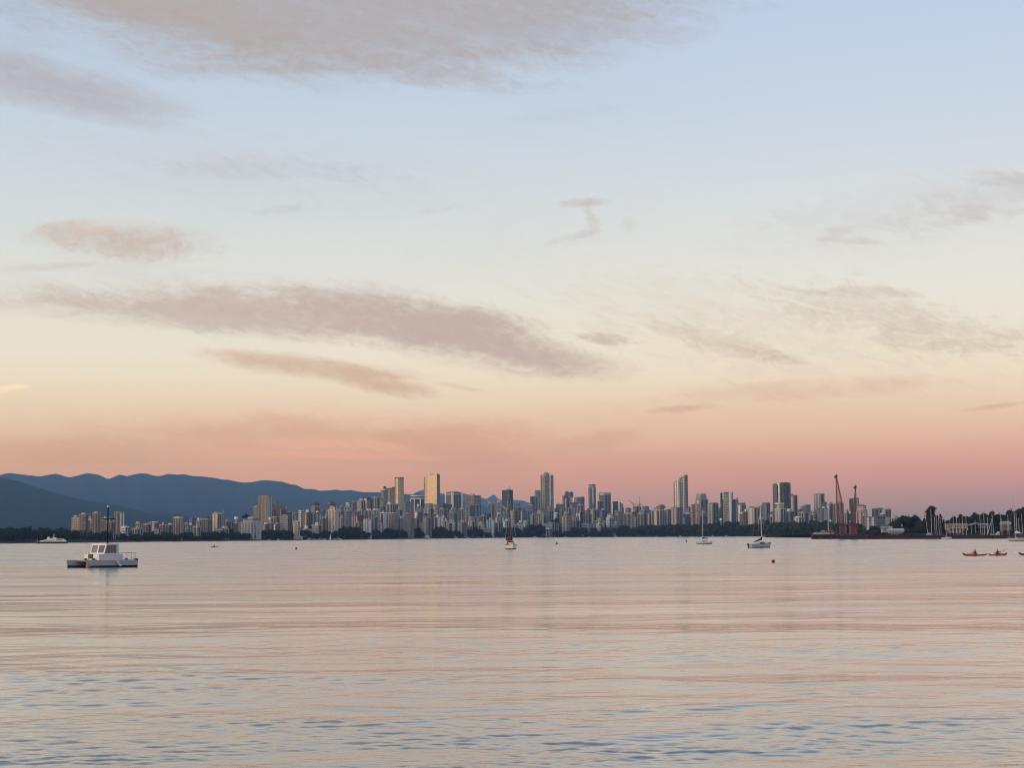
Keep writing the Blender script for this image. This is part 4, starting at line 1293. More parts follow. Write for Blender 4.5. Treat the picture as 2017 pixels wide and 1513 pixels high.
# big gridded tower with gently bowed top
B = Bld(1526, 1558, 953, 2, .5)
root = thing('apartment_tower', 'big dark grey gridded tower with bowed top', 'tower', (B.cx, B.d, B.gz), 0)
w = B.w
top_pts = [(-w / 2 + w * t, -6 - 8 * math.sin(math.pi * t)) for t in np.linspace(0, 1, 8)]
MB().prism(top_pts + [(w / 2, 16), (-w / 2, 16)], -4, [B.z(953 - 2.4 * math.sin(math.pi * t * .85)) for t in np.linspace(0, 1, 8)] + [B.z(952.5), B.z(953)]).build('walls', facade('dgrey', 'k'), root)
for py in (962, 974, 986):
    MB().prism([(p[0] * 1.012, p[1] - .7) for p in top_pts] + [(w / 2, 10), (-w / 2, 10)], B.z(py + .7), B.z(py)).build('floor_band', flat('dgrey'), root)
for t in (.16, .37, .58, .79):
    x = -w / 2 + w * t
    MB().box(x, -6.6 - 8 * math.sin(math.pi * t), B.h * .49, w * .045, 1.5, B.h * .97).build('window_strip', flat('black'), root)

# funnel shaped pale block at the beach
B = Bld(952, 969, 1041, 0, .5)
root = thing('low_building', 'pale funnel shaped block narrowing towards the beach', 'building', (B.cx, B.d, B.gz), 0)
w = B.w
MB().prism([(-w * .18, -7), (w * .18, -7), (w * .18, 7), (-w * .18, 7)], -3, B.h, top=[(-w / 2, -9), (w / 2, -9), (w / 2, 9), (-w / 2, 9)]).build('walls', facade('cream', 'r'), root)
MB().box(0, 0, B.h + .5, w + 1, 19, 1).build('roof', flat('lgrey'), root)

# white corner of the navy-faced tower, and the white ball roof beside it
nt = [o for o in scene.objects if o.get('label', '').startswith('tower with grey west face')][0]
B = Bld(1420.5, 1450, 971, 2, .66)
MB().box(-B.a / 2, -B.b / 2, B.h / 2, 3.2, 3.2, B.h + 1.5).build('white_corner', flat('white'), nt)
MB().box(-B.a / 2 - .5, B.b * .5 - 3, B.h / 2, 1.2, 5, B.h).build('window_strip', flat('black'), nt)
p = at(1420, 1024, city_d(1420, 1))
root = thing('storage_tank', 'small white ball shaped tank above the shore trees', 'tank', (p.x, p.y, 3.0))
MB().ball((0, 0, p.z - 3), 2.6).build('ball', flat('white'), root, smooth=True)
MB().tube((0, 0, -1), (0, 0, p.z - 5), .8).build('stem', flat('lgrey'), root)

# rooftop trees come with the vegetation; antennas and cranes on roofs
p = B_mauve
MB().box(-6, 0, p.h + 1.4, 30, 5, 1.3).build('roof_canopy', flat('black'), mauve_tower)
MB().box(-18, 0, p.h + 3.4, 4, 4, 5).build('roof_plant', flat('black'), mauve_tower)
red = [o for o in scene.objects if o.get('label', '').startswith('brick red')][0]
B = Bld(1112, 1123, 970, 5, .55)
MB().tube((0, 0, B.h), (0, 0, B.z(965.5)), .5, .3).build('antenna', flat('dgrey'), red)


def tower_crane(label, base_px, y_base, y_top, jib):
    d = city_d(base_px, 4)
    pb = at(base_px, y_base, d)
    root = thing('tower_crane', label, 'crane', (pb.x, d, pb.z))
    zt = at(base_px, y_top, d).z - pb.z
    MB().box(0, 0, zt / 2 - 6, 1.3, 1.3, zt + 12).build('mast', flat('mauve'), root)
    (jx, jy), (cx, cy) = jib
    e = at(jx, jy, d) - pb
    c = at(cx, cy, d) - pb
    zj = at(base_px, y_top + (.0), d).z - pb.z
    m = MB()
    m.tube((0, 0, zj), (e.x, 0, e.z), .6, .4, 4)
    m.tube((0, 0, zj + 1.6), (e.x, 0, e.z + .6), .35, .3, 4)
    m.build('jib', flat('mauve'), root)
    MB().tube((0, 0, zj), (c.x, 0, c.z), .7, .7, 4).box(c.x, 0, c.z - 1, 3, 2, 2.4).build('counter_jib', flat('mauve'), root)


tower_crane('thin pinkish crane with jib slanting up to the west over the site', 1247, 1000, 993, ((1237.5, 985.5), (1250, 992)))
tower_crane('thin crane with near vertical mast over the mauve site', 1259.5, 1000, 993, ((1259.8, 978), (1263, 993.5)))
tower_crane('small crane with low jib on the mauve site roof', 1254, 1000, 995, ((1262, 993.5), (1251, 996)))

# small pale balls and flats: the pavilion and lamps by the beach
def small_box(name, label, cat, x0, x1, y0, y1, d, col, roofcol=None):
    a, b = at(x0, y1, d), at(x1, y1, d)
    zt = at((x0 + x1) / 2, y0, d).z
    root = thing(name, label, cat, ((a.x + b.x) / 2, d, 0.6))
    h = zt - .6
    w = b.x - a.x
    MB().box(0, 0, h * .4, w * .9, 8, h * .8).build('walls', flat(col), root)
    MB().prism([(-w / 2, -5), (w / 2, -5), (w / 2, 5), (-w / 2, 5)], h * .8, h, top=[(-w * .32, -2), (w * .32, -2), (w * .32, 2), (-w * .32, 2)]).build('roof', flat(roofcol or 'lgrey'), root)
    return root


small_box('pavilion', 'low pinkish pavilion on the beach under the peach tower', 'pavilion', 578, 597, 1056.5, 1061, 2545, 'pink', 'peach')
small_box('bathhouse', 'small white bathhouse with red base below the planted roof tower', 'bathhouse', 836, 846, 1055.5, 1058.5, 3100, 'white', 'white')
# ------------------------------------------------------------------ vegetation
def leaf_mat(name, dark, light):
    m, n, l, b = new_mat(name)
    tcn = n.new('ShaderNodeTexCoord')
    nz = n.new('ShaderNodeTexNoise')
    nz.inputs['Scale'].default_value = 0.45
    nz.inputs['Detail'].default_value = 3
    l.new(tcn.outputs['Object'], nz.inputs['Vector'])
    inf = n.new('ShaderNodeObjectInfo')
    ad = n.new('ShaderNodeMath')
    ad.operation = 'MULTIPLY_ADD'
    l.new(inf.outputs['Random'], ad.inputs[0])
    ad.inputs[1].default_value = 0.35
    l.new(nz.outputs[0], ad.inputs[2])
    cr = n.new('ShaderNodeValToRGB')
    cr.color_ramp.elements[0].position, cr.color_ramp.elements[0].color = .42, dark + (1,)
    cr.color_ramp.elements[1].position, cr.color_ramp.elements[1].color = .95, light + (1,)
    l.new(ad.outputs[0], cr.inputs[0])
    l.new(cr.outputs[0], b.inputs['Base Color'])
    b.inputs['Roughness'].default_value = 0.9
    b.inputs['Specular IOR Level'].default_value = 0.15
    return m


LEAF = leaf_mat('leaves', (.010, .014, .009), (.036, .040, .020))
NEEDLE = leaf_mat('needles', (.008, .012, .009), (.022, .028, .017))
BARK = plain('bark', (.07, .055, .045), .9)


def crown_mesh(kind, seed, nleaf=230):
    """a crown of unit height (z 0..1): inner masses plus leaf clumps through the outer volume"""
    g = random.Random(seed)
    b = MB()
    lumps = []
    if kind == 'round':
        for i in range(9):
            a, r = g.uniform(0, 6.28), g.uniform(.05, .28)
            lumps.append((r * math.cos(a), r * math.sin(a), g.uniform(.30, .74), g.uniform(.17, .26)))
        lumps.append((0, 0, .55, .30))
    elif kind == 'column':
        for i in range(9):
            z = .08 + .10 * i
            lumps.append((g.uniform(-.03, .03), g.uniform(-.03, .03), z, .135 * (1 - abs(z - .4) * .9) + g.uniform(0, .02)))
    else:
        for i in range(9):
            z = .08 + .10 * i
            lumps.append((g.uniform(-.02, .02), g.uniform(-.02, .02), z, .23 * (1.02 - z) + .012))
    for (x, y, z, r) in lumps:
        b.ball((x, y, z), r * .80, 7, 5, 1.0 if kind != 'column' else 1.3)
    for i in range(nleaf):
        x, y, z, r = lumps[g.randrange(len(lumps))]
        v = Vector((g.gauss(0, 1), g.gauss(0, 1), g.gauss(0, 1))).normalized()
        k = r * g.uniform(.72, 1.08)
        c = Vector((x, y, z)) + v * k
        c.z = min(1.0, max(0.02, c.z))
        s = g.uniform(.025, .055)
        t1 = Vector((g.gauss(0, 1), g.gauss(0, 1), g.gauss(0, 1))).normalized()
        t2 = t1.cross(v if abs(t1.dot(v)) < .95 else Vector((0, 0, 1))).normalized()
        q = len(b.v)
        b.v += [tuple(c - t1 * s), tuple(c + t2 * s * .7), tuple(c + t1 * s), tuple(c - t2 * s * .7)]
        b.f.append((q, q + 1, q + 2, q + 3))
    return b


def trunk_mesh():
    b = MB()
    b.tube((0, 0, -.06), (0, 0, .45), .035, .018, 6)
    for a in (0.4, 2.5, 4.6):
        b.tube((0, 0, .22), (.16 * math.cos(a), .16 * math.sin(a), .46), .014, .006, 4)
    return b


TREE_ME = {}
for kind, n in (('round', 6), ('column', 2), ('conifer', 3)):
    for i in range(n):
        TREE_ME[kind, i] = crown_mesh(kind, i * 7 + len(kind)).mesh('crown', NEEDLE if kind == 'conifer' else LEAF)
TRUNK_ME = trunk_mesh().mesh('trunk', BARK)


def tree(label, px, py_top, d, kind='round', wide=1.0, group=None, name=None, base_z=None, cat='tree'):
    p = at(px, py_top, d)
    gz = city_ground(px, d) if base_z is None else base_z
    h = max(3.0, p.z - gz)
    nm = name or dict(round='leafy_tree', column='poplar_tree', conifer='conifer_tree')[kind]
    t = thing(nm, label, cat, (p.x, d, gz), random.uniform(0, 6.28), group)
    n = sum(1 for k in TREE_ME if k[0] == kind)
    c = link_mesh('crown', TREE_ME[kind, random.randrange(n)], t)
    z0 = .10 if kind == 'round' else .02
    c.location = (0, 0, h * z0)
    c.scale = (h * wide, h * wide, h * (1 - z0) * (1.08 if kind == 'round' else 1.0))
    k = link_mesh('trunk', TRUNK_ME, t)
    k.scale = (h, h, h)
    return t


# the wooded point: reads as one mass
def forest():
    b = MB()
    g = random.Random(5)
    for i in range(210):
        px = g.uniform(-330, 238)
        row = g.random()
        d = city_d(px, 0) - 20 + 150 * row
        lim = np.interp(px, [-330, 0, 60, 140, 165, 240], [1030, 1037, 1036, 1039, 1042, 1047])
        top = lim + g.uniform(0, 7) - 1.5
        p = at(px, top, d)
        kind = 'conifer' if g.random() < .55 else 'round'
        nm = [k for k in TREE_ME if k[0] == kind]
        me = TREE_ME[g.choice(nm)]
        h = max(6, p.z - 1)
        wd = h * (1.0 if kind == 'round' else .9)
        k = len(b.v)
        a = g.uniform(0, 6.28)
        ca, sa = math.cos(a), math.sin(a)
        for v in me.vertices:
            x, y, z = v.co
            b.v.append((p.x + (x * ca - y * sa) * wd, d + (x * sa + y * ca) * wd, 1 + z * h))
        for pl in me.polygons:
            b.f.append(tuple(k + i for i in pl.vertices))
    tag(b.build('forest', NEEDLE), kind='stuff')


forest()

# trees along the city shore: (from px, to px, tops, spacing, label, group)
SHORE_TREES = [
    (243, 258, [(243, 1050), (258, 1055)], 7, 'dark tree at the water below the small white building'),
    (262, 302, [(262, 1053), (270, 1051), (280, 1055), (293, 1052), (302, 1055)], 8, 'low rounded dark tree at the start of the low shore row'),
    (306, 374, [(306, 1052), (318, 1050), (345, 1053), (358, 1049), (374, 1054)], 8, 'dark leafy tree in the belt under the tall cream striped tower'),
    (378, 420, [(378, 1056), (395, 1054), (420, 1049)], 8, 'dark leafy tree below the grey green striped block'),
    (424, 498, [(424, 1047), (440, 1047), (470, 1049), (498, 1051)], 8, 'dark leafy tree in the belt under the stepped cream tower'),
    (516, 574, [(516, 1047), (530, 1043), (545, 1049), (560, 1051), (574, 1050)], 8, 'dark tree at the waterfront below the wide brown tower'),
    (594, 642, [(594, 1046), (604, 1039), (614, 1050), (625, 1050), (642, 1046)], 8, 'dark shore tree between the peach tower and the cream slab'),
    (646, 702, [(646, 1045), (660, 1046), (670, 1040), (684, 1034), (698, 1038)], 8, 'dark tree right at the foot of the cream slab tower'),
    (706, 752, [(706, 1044), (725, 1047), (740, 1044), (752, 1048)], 8, 'dark tree below the twin fronted white apartment block'),
    (783, 796, [(783, 1044), (796, 1043)], 8, 'dark shore tree between the orange brown and thin striped towers'),
    (816, 832, [(816, 1040), (824, 1037), (832, 1044)], 8, 'dark tree between the thin striped and planted roof towers'),
    (852, 904, [(852, 1044), (861, 1036), (868, 1036), (880, 1040), (897, 1046)], 8, 'dark tree at the beach right of the planted roof tower'),
    (918, 952, [(918, 1045), (930, 1038), (945, 1040), (952, 1043)], 8, 'dark tree at the beach left of the funnel shaped block'),
    (970, 1014, [(970, 1044), (985, 1046), (998, 1040), (1014, 1040)], 8, 'dark tree at the beach behind the centre sailboat'),
    (1018, 1068, [(1018, 1045), (1034, 1041), (1044, 1034), (1056, 1030), (1068, 1036)], 8, 'dark tree at the beach below the tall tan tower'),
    (1086, 1122, [(1086, 1040), (1097, 1043), (1110, 1046), (1122, 1044)], 8, 'dark tree beside the small white beach building'),
    (1176, 1230, [(1176, 1048), (1190, 1040), (1204, 1042), (1218, 1036), (1230, 1034)], 8, 'dark tree at the beach below the gold edged tower'),
    (1234, 1300, [(1234, 1040), (1250, 1038), (1262, 1037), (1278, 1032), (1300, 1034)], 8, 'dark tree below the tower under construction'),
    (1304, 1372, [(1304, 1033), (1325, 1031), (1345, 1032), (1372, 1032)], 8.5, 'dark tree in the thick belt below the white twin tower'),
    (1378, 1440, [(1378, 1030), (1400, 1031), (1418, 1031), (1440, 1035)], 8.5, 'dark tree in the belt just left of the navy faced tower'),
    (1446, 1500, [(1446, 1031), (1465, 1033), (1476, 1033), (1488, 1030), (1500, 1031)], 8.5, 'dark tree in the belt below the cream edged beige block'),
    (1506, 1562, [(1506, 1031), (1525, 1028), (1545, 1026), (1562, 1027)], 8.5, 'dark tree in the belt below the big gridded tower'),
    (1568, 1690, [(1568, 1027), (1590, 1026), (1620, 1028), (1660, 1030), (1690, 1030)], 9, 'dark tree in the belt behind the rusty barge'),
]
ORD = 'first second third fourth fifth sixth seventh eighth ninth tenth eleventh twelfth thirteenth fourteenth fifteenth sixteenth'.split()
for x0, x1, tops, sp, label in SHORE_TREES:
    assert len(label.split()) <= 12, label
    n = max(2, int((x1 - x0) / sp) + 1)
    for i in range(n):
        px = x0 + (x1 - x0) * i / (n - 1) + random.uniform(-1.8, 1.8)
        top = np.interp(px, [t[0] for t in tops], [t[1] for t in tops]) + random.uniform(-1, 2.2)
        d = city_d(px, 0) - 18 + random.uniform(-8, 6)
        h = at(px, top, d).z
        lab = '%s, %s from the left' % (label, ORD[i]) if i < n - 1 else label + ', the rightmost'
        tree(lab, px, top, d, 'round', random.uniform(.95, 1.35) if h > 10 else random.uniform(1.3, 1.8), group=label.replace('dark', 'dark').replace('tree', 'trees', 1), base_z=1.0)
    # lower shrubs fill the foot of the belt
tree('big round dark tree standing on the beach below the orange brown tower', 767, 1038, city_d(767, 0) - 28, 'round', 1.25, base_z=1.0)
tree('round dark tree on top of the low block left of the yellowish tan tower', 1094, 1019, city_d(1094, 1) - 10, 'round', .62)
for px, lab in ((1132, 'first of three round beach trees left of the bright cream slab end'), (1150, 'middle one of three round beach trees below the spire tower'), (1168, 'last of three round beach trees, beside the bright cream slab end')):
    tree(lab, px, 1038, city_d(px, 0) - 26, 'round', 1.15, base_z=1.0)
# roof trees
rz = B_tree
for k, (px, py) in enumerate(((480.5, 1014.5), (485, 1012.5), (489.5, 1014.5))):
    p = at(px, py, rz.d)
    lab = ('first of three small dark trees growing on the pale waterfront block roof', 'middle and tallest of three small dark trees on the pale block roof', 'third small dark tree on the roof beside the white roof box')[k]
    tree(lab, px, py, rz.d + (-4, 0, 5)[k], 'round', 1.0, base_z=rz.gz + rz.h, name='roof_tree')

# undergrowth along the shore belts
def shrub_belt(name, spans, hpx, seed, dfn, base=1.0, mat=None):
    b = MB()
    g = random.Random(seed)
    me = TREE_ME['round', 0]
    for x0, x1, y in spans:
        n = max(2, int((x1 - x0) / 3.2))
        for i in range(n):
            px = x0 + (x1 - x0) * i / (n - 1) + g.uniform(-1.5, 1.5)
            d = dfn(px) + g.uniform(-6, 6)
            p = at(px, y + g.uniform(-1.4, 1.4), d)
            h = max(2.5, p.z - base)
            k = len(b.v)
            for v in me.vertices:
                b.v.append((p.x + v.co.x * h * 1.9, d + v.co.y * h * 1.5, base - .6 + v.co.z * h))
            for pl in me.polygons:
                b.f.append(tuple(k + i for i in pl.vertices))
    tag(b.build(name, mat or LEAF), kind='stuff')


shrub_belt('undergrowth', [(240, 300, 1058), (303, 420, 1056), (420, 500, 1054), (514, 640, 1056), (640, 760, 1050), (780, 800, 1052), (860, 900, 1050), (905, 1110, 1049), (1110, 1300, 1048), (1296, 1700, 1044)],
           0, 3, lambda px: city_d(px, 0) - 8)
# street trees deeper in the blocks: dark gaps between the lower buildings
g_ = random.Random(77)
used_ = set()
for k in range(46):
    px = 262 + (1660 - 262) * (k + g_.uniform(.1, .9)) / 46
    top = np.interp(px, [262, 500, 760, 1000, 1200, 1400, 1660], [1045, 1040, 1034, 1031, 1031, 1027, 1026]) + g_.uniform(-3, 4)
    near = sorted((abs(x - px), l) for x, l in FRONT if len(l.split()) <= 11 and l not in used_)
    used_.add(near[0][1])
    tree('dark street tree beside the ' + near[0][1], px, top, city_d(px, 1) + g_.uniform(25, 55), 'round', g_.uniform(.9, 1.5), group='dark street trees between the lower blocks')

shrub_belt('undergrowth', [(255, 520, 1047), (520, 900, 1043), (900, 1300, 1038), (1290, 1700, 1034)], 0, 4, lambda px: city_d(px, 1) - 30)

# ------------------------------------------------------------------ marina point (a spit of land close on the right)
def spit():
    b = MB()
    rings = []
    xs = list(range(1700, 2800, 50))
    for off, z in ((0, -1), (0, .3), (12, 1.3), (60, 2.2), (300, 3.0), (700, 3.0), (700, -1)):
        rings.append([(at(px, 1055, 1400 + max(0, 1760 - px) * 6).x, 1400 + max(0, 1760 - px) * 6 + off, z) for px in xs])
    b.loft(rings, closed=False, caps=False)
    tag(b.build('land', bpy.data.materials['land']), kind='structure')


spit()
SP = 1450.0
RT = [  # label, px, top, kind, width, depth
    ('tall dark poplar at the marina edge, tallest of the point', 1833, 995, 'column', 1.65, SP),
    ('dark narrow conifer right of the tall poplar among the masts', 1852.5, 1010, 'conifer', .85, SP),
    ('thin dark tree hugging the tall poplar on its seaward side', 1822.5, 1020, 'column', 1.2, SP + 10),
    ('slim dark tree between the tall poplar and the narrow conifer', 1843.5, 1015, 'column', 1.4, SP + 12),
    ('broad flat topped dark tree left of the tall poplar', 1786, 1011, 'round', 1.25, SP + 60),
    ('second broad dark tree merged with the flat topped one', 1799, 1014, 'round', 1.15, SP + 66),
    ('lower dark tree on the seaward flank of the flat topped tree', 1766, 1024, 'round', 1.4, SP + 50),
    ('lower dark tree sloping down towards the tall poplar', 1811, 1025, 'round', 1.3, SP + 55),
    ('low dark tree behind the cream boat house', 1754, 1031, 'round', 1.6, SP + 90),
    ('dark shrubby tree left of the cream boat house', 1738, 1036, 'round', 1.7, SP + 60),
    ('dark shrubby tree at the landward end of the red barge', 1722, 1036, 'round', 1.7, 1660),
    ('dark tree behind the yellowish clubhouse, nearest the conifer', 1877, 1016, 'round', .95, SP + 60),
    ('rounded upright dark tree above the middle of the yellowish clubhouse', 1890.5, 1012, 'column', 1.35, SP + 64),
    ('broad dark tree above the end of the yellowish clubhouse', 1903, 1015, 'round', 1.0, SP + 62),
    ('dark tree in the gap right of the yellowish clubhouse', 1913, 1026, 'round', 1.3, SP + 70),
    ('ragged dark tree behind the two close masts', 1922, 1009, 'round', .85, SP + 60),
    ('broad dark tree directly right of the ragged one', 1936, 1011, 'round', 1.0, SP + 66),
    ('dark pointed tree behind the mast with the furled sail', 1951, 1006, 'column', 1.5, SP + 60),
    ('dark tree filling behind the row of masts near the motor boat', 1966, 1012, 'round', 1.1, SP + 70),
    ('dark tree left of the tallest mast', 1978, 1012, 'round', 1.0, SP + 64),
    ('high rounded dark tree behind the tallest mast', 1990, 1003, 'round', .85, SP + 60),
    ('dark tree right of the tallest mast', 2002, 1007, 'round', .9, SP + 66),
    ('tall dark tree at the edge of the view', 2014, 996, 'round', .8, SP + 60),
    ('dark tree just beyond the tall edge tree', 2030, 1004, 'round', .9, SP + 64),
]
g_ = random.Random(5)
for k in range(16):
    px = 1858 + 11.2 * k + g_.uniform(-3, 3)
    RT.append(('dark tree in the dense hedge behind the marina masts, %s from the left' % ORD[k], px, 1019 + g_.uniform(-4, 5), 'round' if k % 3 else 'conifer', g_.uniform(.9, 1.3), SP + 80 + g_.uniform(0, 20)))
for lab, px, py, kind, wd, d in RT:
    tree(lab, px, py, d, kind, wd, base_z=2.2, group='dense trees behind the marina masts' if 'dense hedge' in lab else None)
shrub_belt('undergrowth', [(1706, 1748, 1042), (1780, 1862, 1038), (1850, 2040, 1036)], 0, 6, lambda px: SP + 20 + max(0, 1760 - px) * 4, base=1.6)
shrub_belt('undergrowth', [(1690, 1750, 1050), (1780, 1850, 1049), (1850, 2040, 1049), (1905, 2040, 1043)], 0, 7, lambda px: SP - 26 + max(0, 1760 - px) * 5, base=1.0)

# marina buildings
def gable(name, label, x0, x1, y_eave, y_ridge, y_base, d, col, roofcol, depth=14, windows=0, cat='building'):
    a, b_ = at(x0, y_base, d), at(x1, y_base, d)
    w = b_.x - a.x
    gz = a.z
    root = thing(name, label, cat, ((a.x + b_.x) / 2, d, gz))
    he, hr = at(x0, y_eave, d).z - gz, at(x0, y_ridge, d).z - gz
    MB().box(0, 0, he / 2 - .5, w, depth, he + 1).build('walls', flat(col), root)
    MB().loft([[(x, -depth / 2 - .6, he), (x, 0, hr), (x, depth / 2 + .6, he)] for x in (-w / 2 - .6, w / 2 + .6)]).build('roof', flat(roofcol), root)
    for i in range(windows):
        x = -w / 2 + w * (i + .5) / windows
        MB().box(x, -depth / 2 - .05, he * .55, w / windows * .5, .2, he * .35).build('window', flat('dark'), root)
    return root


club = gable('clubhouse', 'long yellowish two storey clubhouse behind the masts', 1863, 1902, 1033.5, 1031.5, 1042.5, SP - 4, 'tan', 'roof', 14, 9)
p0, p1 = at(1902, 1036, SP - 2), at(1923, 1036, SP - 2)
MB().loft([[(p0.x - club.location.x, y, at(1902, 1035, SP).z - club.location.z), (p1.x - club.location.x, y, at(1902, 1030.5, SP).z - club.location.z), (p1.x - club.location.x, y, at(1902, 1031.6, SP).z - club.location.z), (p0.x - club.location.x, y, at(1902, 1036.2, SP).z - club.location.z)] for y in (-6, 6)]).build('slanted_roof', flat('grey'), club)
MB().box(0, -1, -2.0, (p0.x - club.location.x) * 1.7, 12, 4.6).build('ground_floor', flat('dgrey'), club)
for i in range(6):
    MB().box(-7 + i * 2.9, -7.6, -2.0, .5, .5, 4.6).build('post', flat('ltan'), club)
boathouse = gable('boat_house', 'bright cream boat house with deep porch and legs', 1751, 1778, 1046, 1041.5, 1049, SP + 16, 'tan', 'cream', 9, 0)
for i in range(5):
    MB().box(-4.5 + i * 2.3, -5.4, -.8, .35, .35, 2.6).build('post', flat('tan'), boathouse)
MB().box(-3.6, 2, at(1757, 1037, SP + 16).z - boathouse.location.z - 1, 2.4, 2, 1.8).build('roof_box', flat('lgrey'), boathouse)
gable('boat_house', 'white roofed shed behind the two close masts', 1929, 1945, 1034, 1032, 1038, SP + 6, 'dgrey', 'lgrey', 9, 3)
gable('boat_house', 'pinkish house with pale gable under the masts near the tallest one', 1973, 1989, 1033, 1027, 1044, SP + 6, 'brown', 'tan', 9, 3)
gable('shed', 'low grey shed left of the bright cream boat house', 1737, 1752, 1040, 1036.5, 1047, SP + 40, 'grey', 'mauve', 8, 2)

# ------------------------------------------------------------------ floating dock / breakwater of dark rusty hulls
RUST = plain('rust_dark', (.020, .009, .010), .85, var=.35, scale=.25)
RUST2 = plain('rust_red', (.085, .018, .016), .8, var=.35, scale=.3)
TIMBER = plain('timber', (.035, .022, .021), .9, var=.3, scale=.5)


def dock():
    pts = [(1662, 1345), (1720, 1320), (1800, 1290), (1880, 1262), (1960, 1240), (2060, 1215), (2200, 1190)]
    P = [(at(px, 1058, d).x, d) for px, d in pts]
    root = thing('floating_dock', 'long low dark red dock wall shielding the marina', 'dock', (P[0][0], P[0][1], 0))
    o = Vector(P[0])
    for (a, b) in zip(P, P[1:]):
        a, b = Vector(a) - o, Vector(b) - o
        m = (a + b) / 2
        L = (b - a).length
        rz = math.atan2(b.y - a.y, b.x - a.x)
        MB().box(m.x, m.y, .9, L - .5, 7, 2.9, rz).build('float', RUST, root)
        MB().box(m.x, m.y, 2.5, L - .2, 7.6, .3, rz).build('deck', TIMBER, root)
        n = int(L / 9)
        for i in range(n):
            t = (i + .5) / n
            q = a + (b - a) * t
            MB().tube((q.x, q.y - 4.1, -1), (q.x, q.y - 4.1, 3.2 + .5 * ((i * 7) % 3)), .22, .2, 6).build('pile', TIMBER, root)
    return root


dock()

# barge with heaped gear and the two red lattice cranes
def lattice(mb, a, b, w0, w1, wm, n, r):
    """a square lattice boom from a to b: width w0 at foot, wm in the middle, w1 at the head"""
    a, b = Vector(a), Vector(b)
    d = (b - a).normalized()
    s = d.cross(Vector((0, 1, 0))).normalized()
    t = d.cross(s)
    prev = None
    for i in range(n + 1):
        f = i / n
        w = (w0 + (wm - w0) * min(1, f / .25)) if f < .5 else wm + (w1 - wm) * max(0, (f - .55) / .45)
        c = a + (b - a) * f
        ring = [c + s * (sx * w / 2) + t * (sy * w / 2) for sx, sy in ((-1, -1), (1, -1), (1, 1), (-1, 1))]
        if prev:
            for k in range(4):
                mb.tube(prev[k], ring[k], r, r, 4)
                mb.tube(prev[k], ring[(k + 1) % 4], r * .6, r * .6, 3)
            for k in range(4):
                mb.tube(ring[k], ring[(k + 1) % 4], r * .6, r * .6, 3)
        prev = ring
    return mb


CRANE_RED = plain('crane_red', (.17, .020, .027), .55, var=.2, scale=.4)
CRANE_RED2 = plain('crane_bright_red', (.18, .024, .020), .5, var=.2, scale=.4)


def barge():
    d = 1435
    x0, x1 = at(1599, 1058, d).x, at(1668, 1058, d).x
    w = x1 - x0
    root = thing('barge', 'rusty dark barge moored beyond the third sailboat', 'barge', ((x0 + x1) / 2, d, 0))
    MB().loft([[(-w / 2 + 1.5, y, -.6), (-w / 2 - .3, y, 1.6), (-w / 2, y, 3.4), (w / 2, y, 3.2), (w / 2, y, -.6)] for y in (-6, 6)]).build('hull', RUST, root)
    MB().box(0, 0, 3.45, w - .4, 11.6, .25).build('deck', TIMBER, root)
    for x in (-w * .3, 0, w * .3):
        MB().tube((x, -6.2, .8), (x, -6.2, 2.0), .45, .45, 8).build('tyre_fender', flat('black'), root)
    g = random.Random(3)
    px = lambda p: (p - 1633.5) * d / FPX
    heap = thing('gear_heap', 'heap of ochre timbers and pipes on the left end of the barge', 'pile', (root.location.x, d, 3.58))
    for i in range(16):
        x = px(g.uniform(1603, 1643))
        z = g.uniform(.3, 1.0) + 2.6 * max(0, 1 - abs(x - px(1630)) / 6)
        MB().tube((x - g.uniform(2, 5), g.uniform(-4, 4), z * .7), (x + g.uniform(2, 5), g.uniform(-4, 4), z), .22, .2, 6).build('timber', plain('ochre', (.42, .27, .13), .8), heap)
    MB().box(px(1622), 0, .7, 15, 8, 1.4).build('pallet', plain('buff', (.45, .36, .24), .8), heap)
    MB().box(px(1612), -1, 1.9, 4.2, 3, 1.1).build('dark_skip', flat('black'), heap)
    MB().box(px(1631), 0, 2.2, 6, 4, 1.6, .15).build('brown_crate', plain('crate_brown', (.20, .11, .06), .8), heap)
    MB().box(px(1640), -1, 1.6, 4.2, 4, 2.2).build('engine_box', plain('engine', (.12, .06, .03), .7), heap)
    MB().tube((px(1606), -2, 1), (px(1622), -2, 3.0), .25, .25, 6).build('arm', flat('ltan'), heap)
    MB().tube((px(1622), -2, 3.0), (px(1630), -2, 1.2), .25, .2, 6).build('arm', flat('ltan'), heap)


barge()


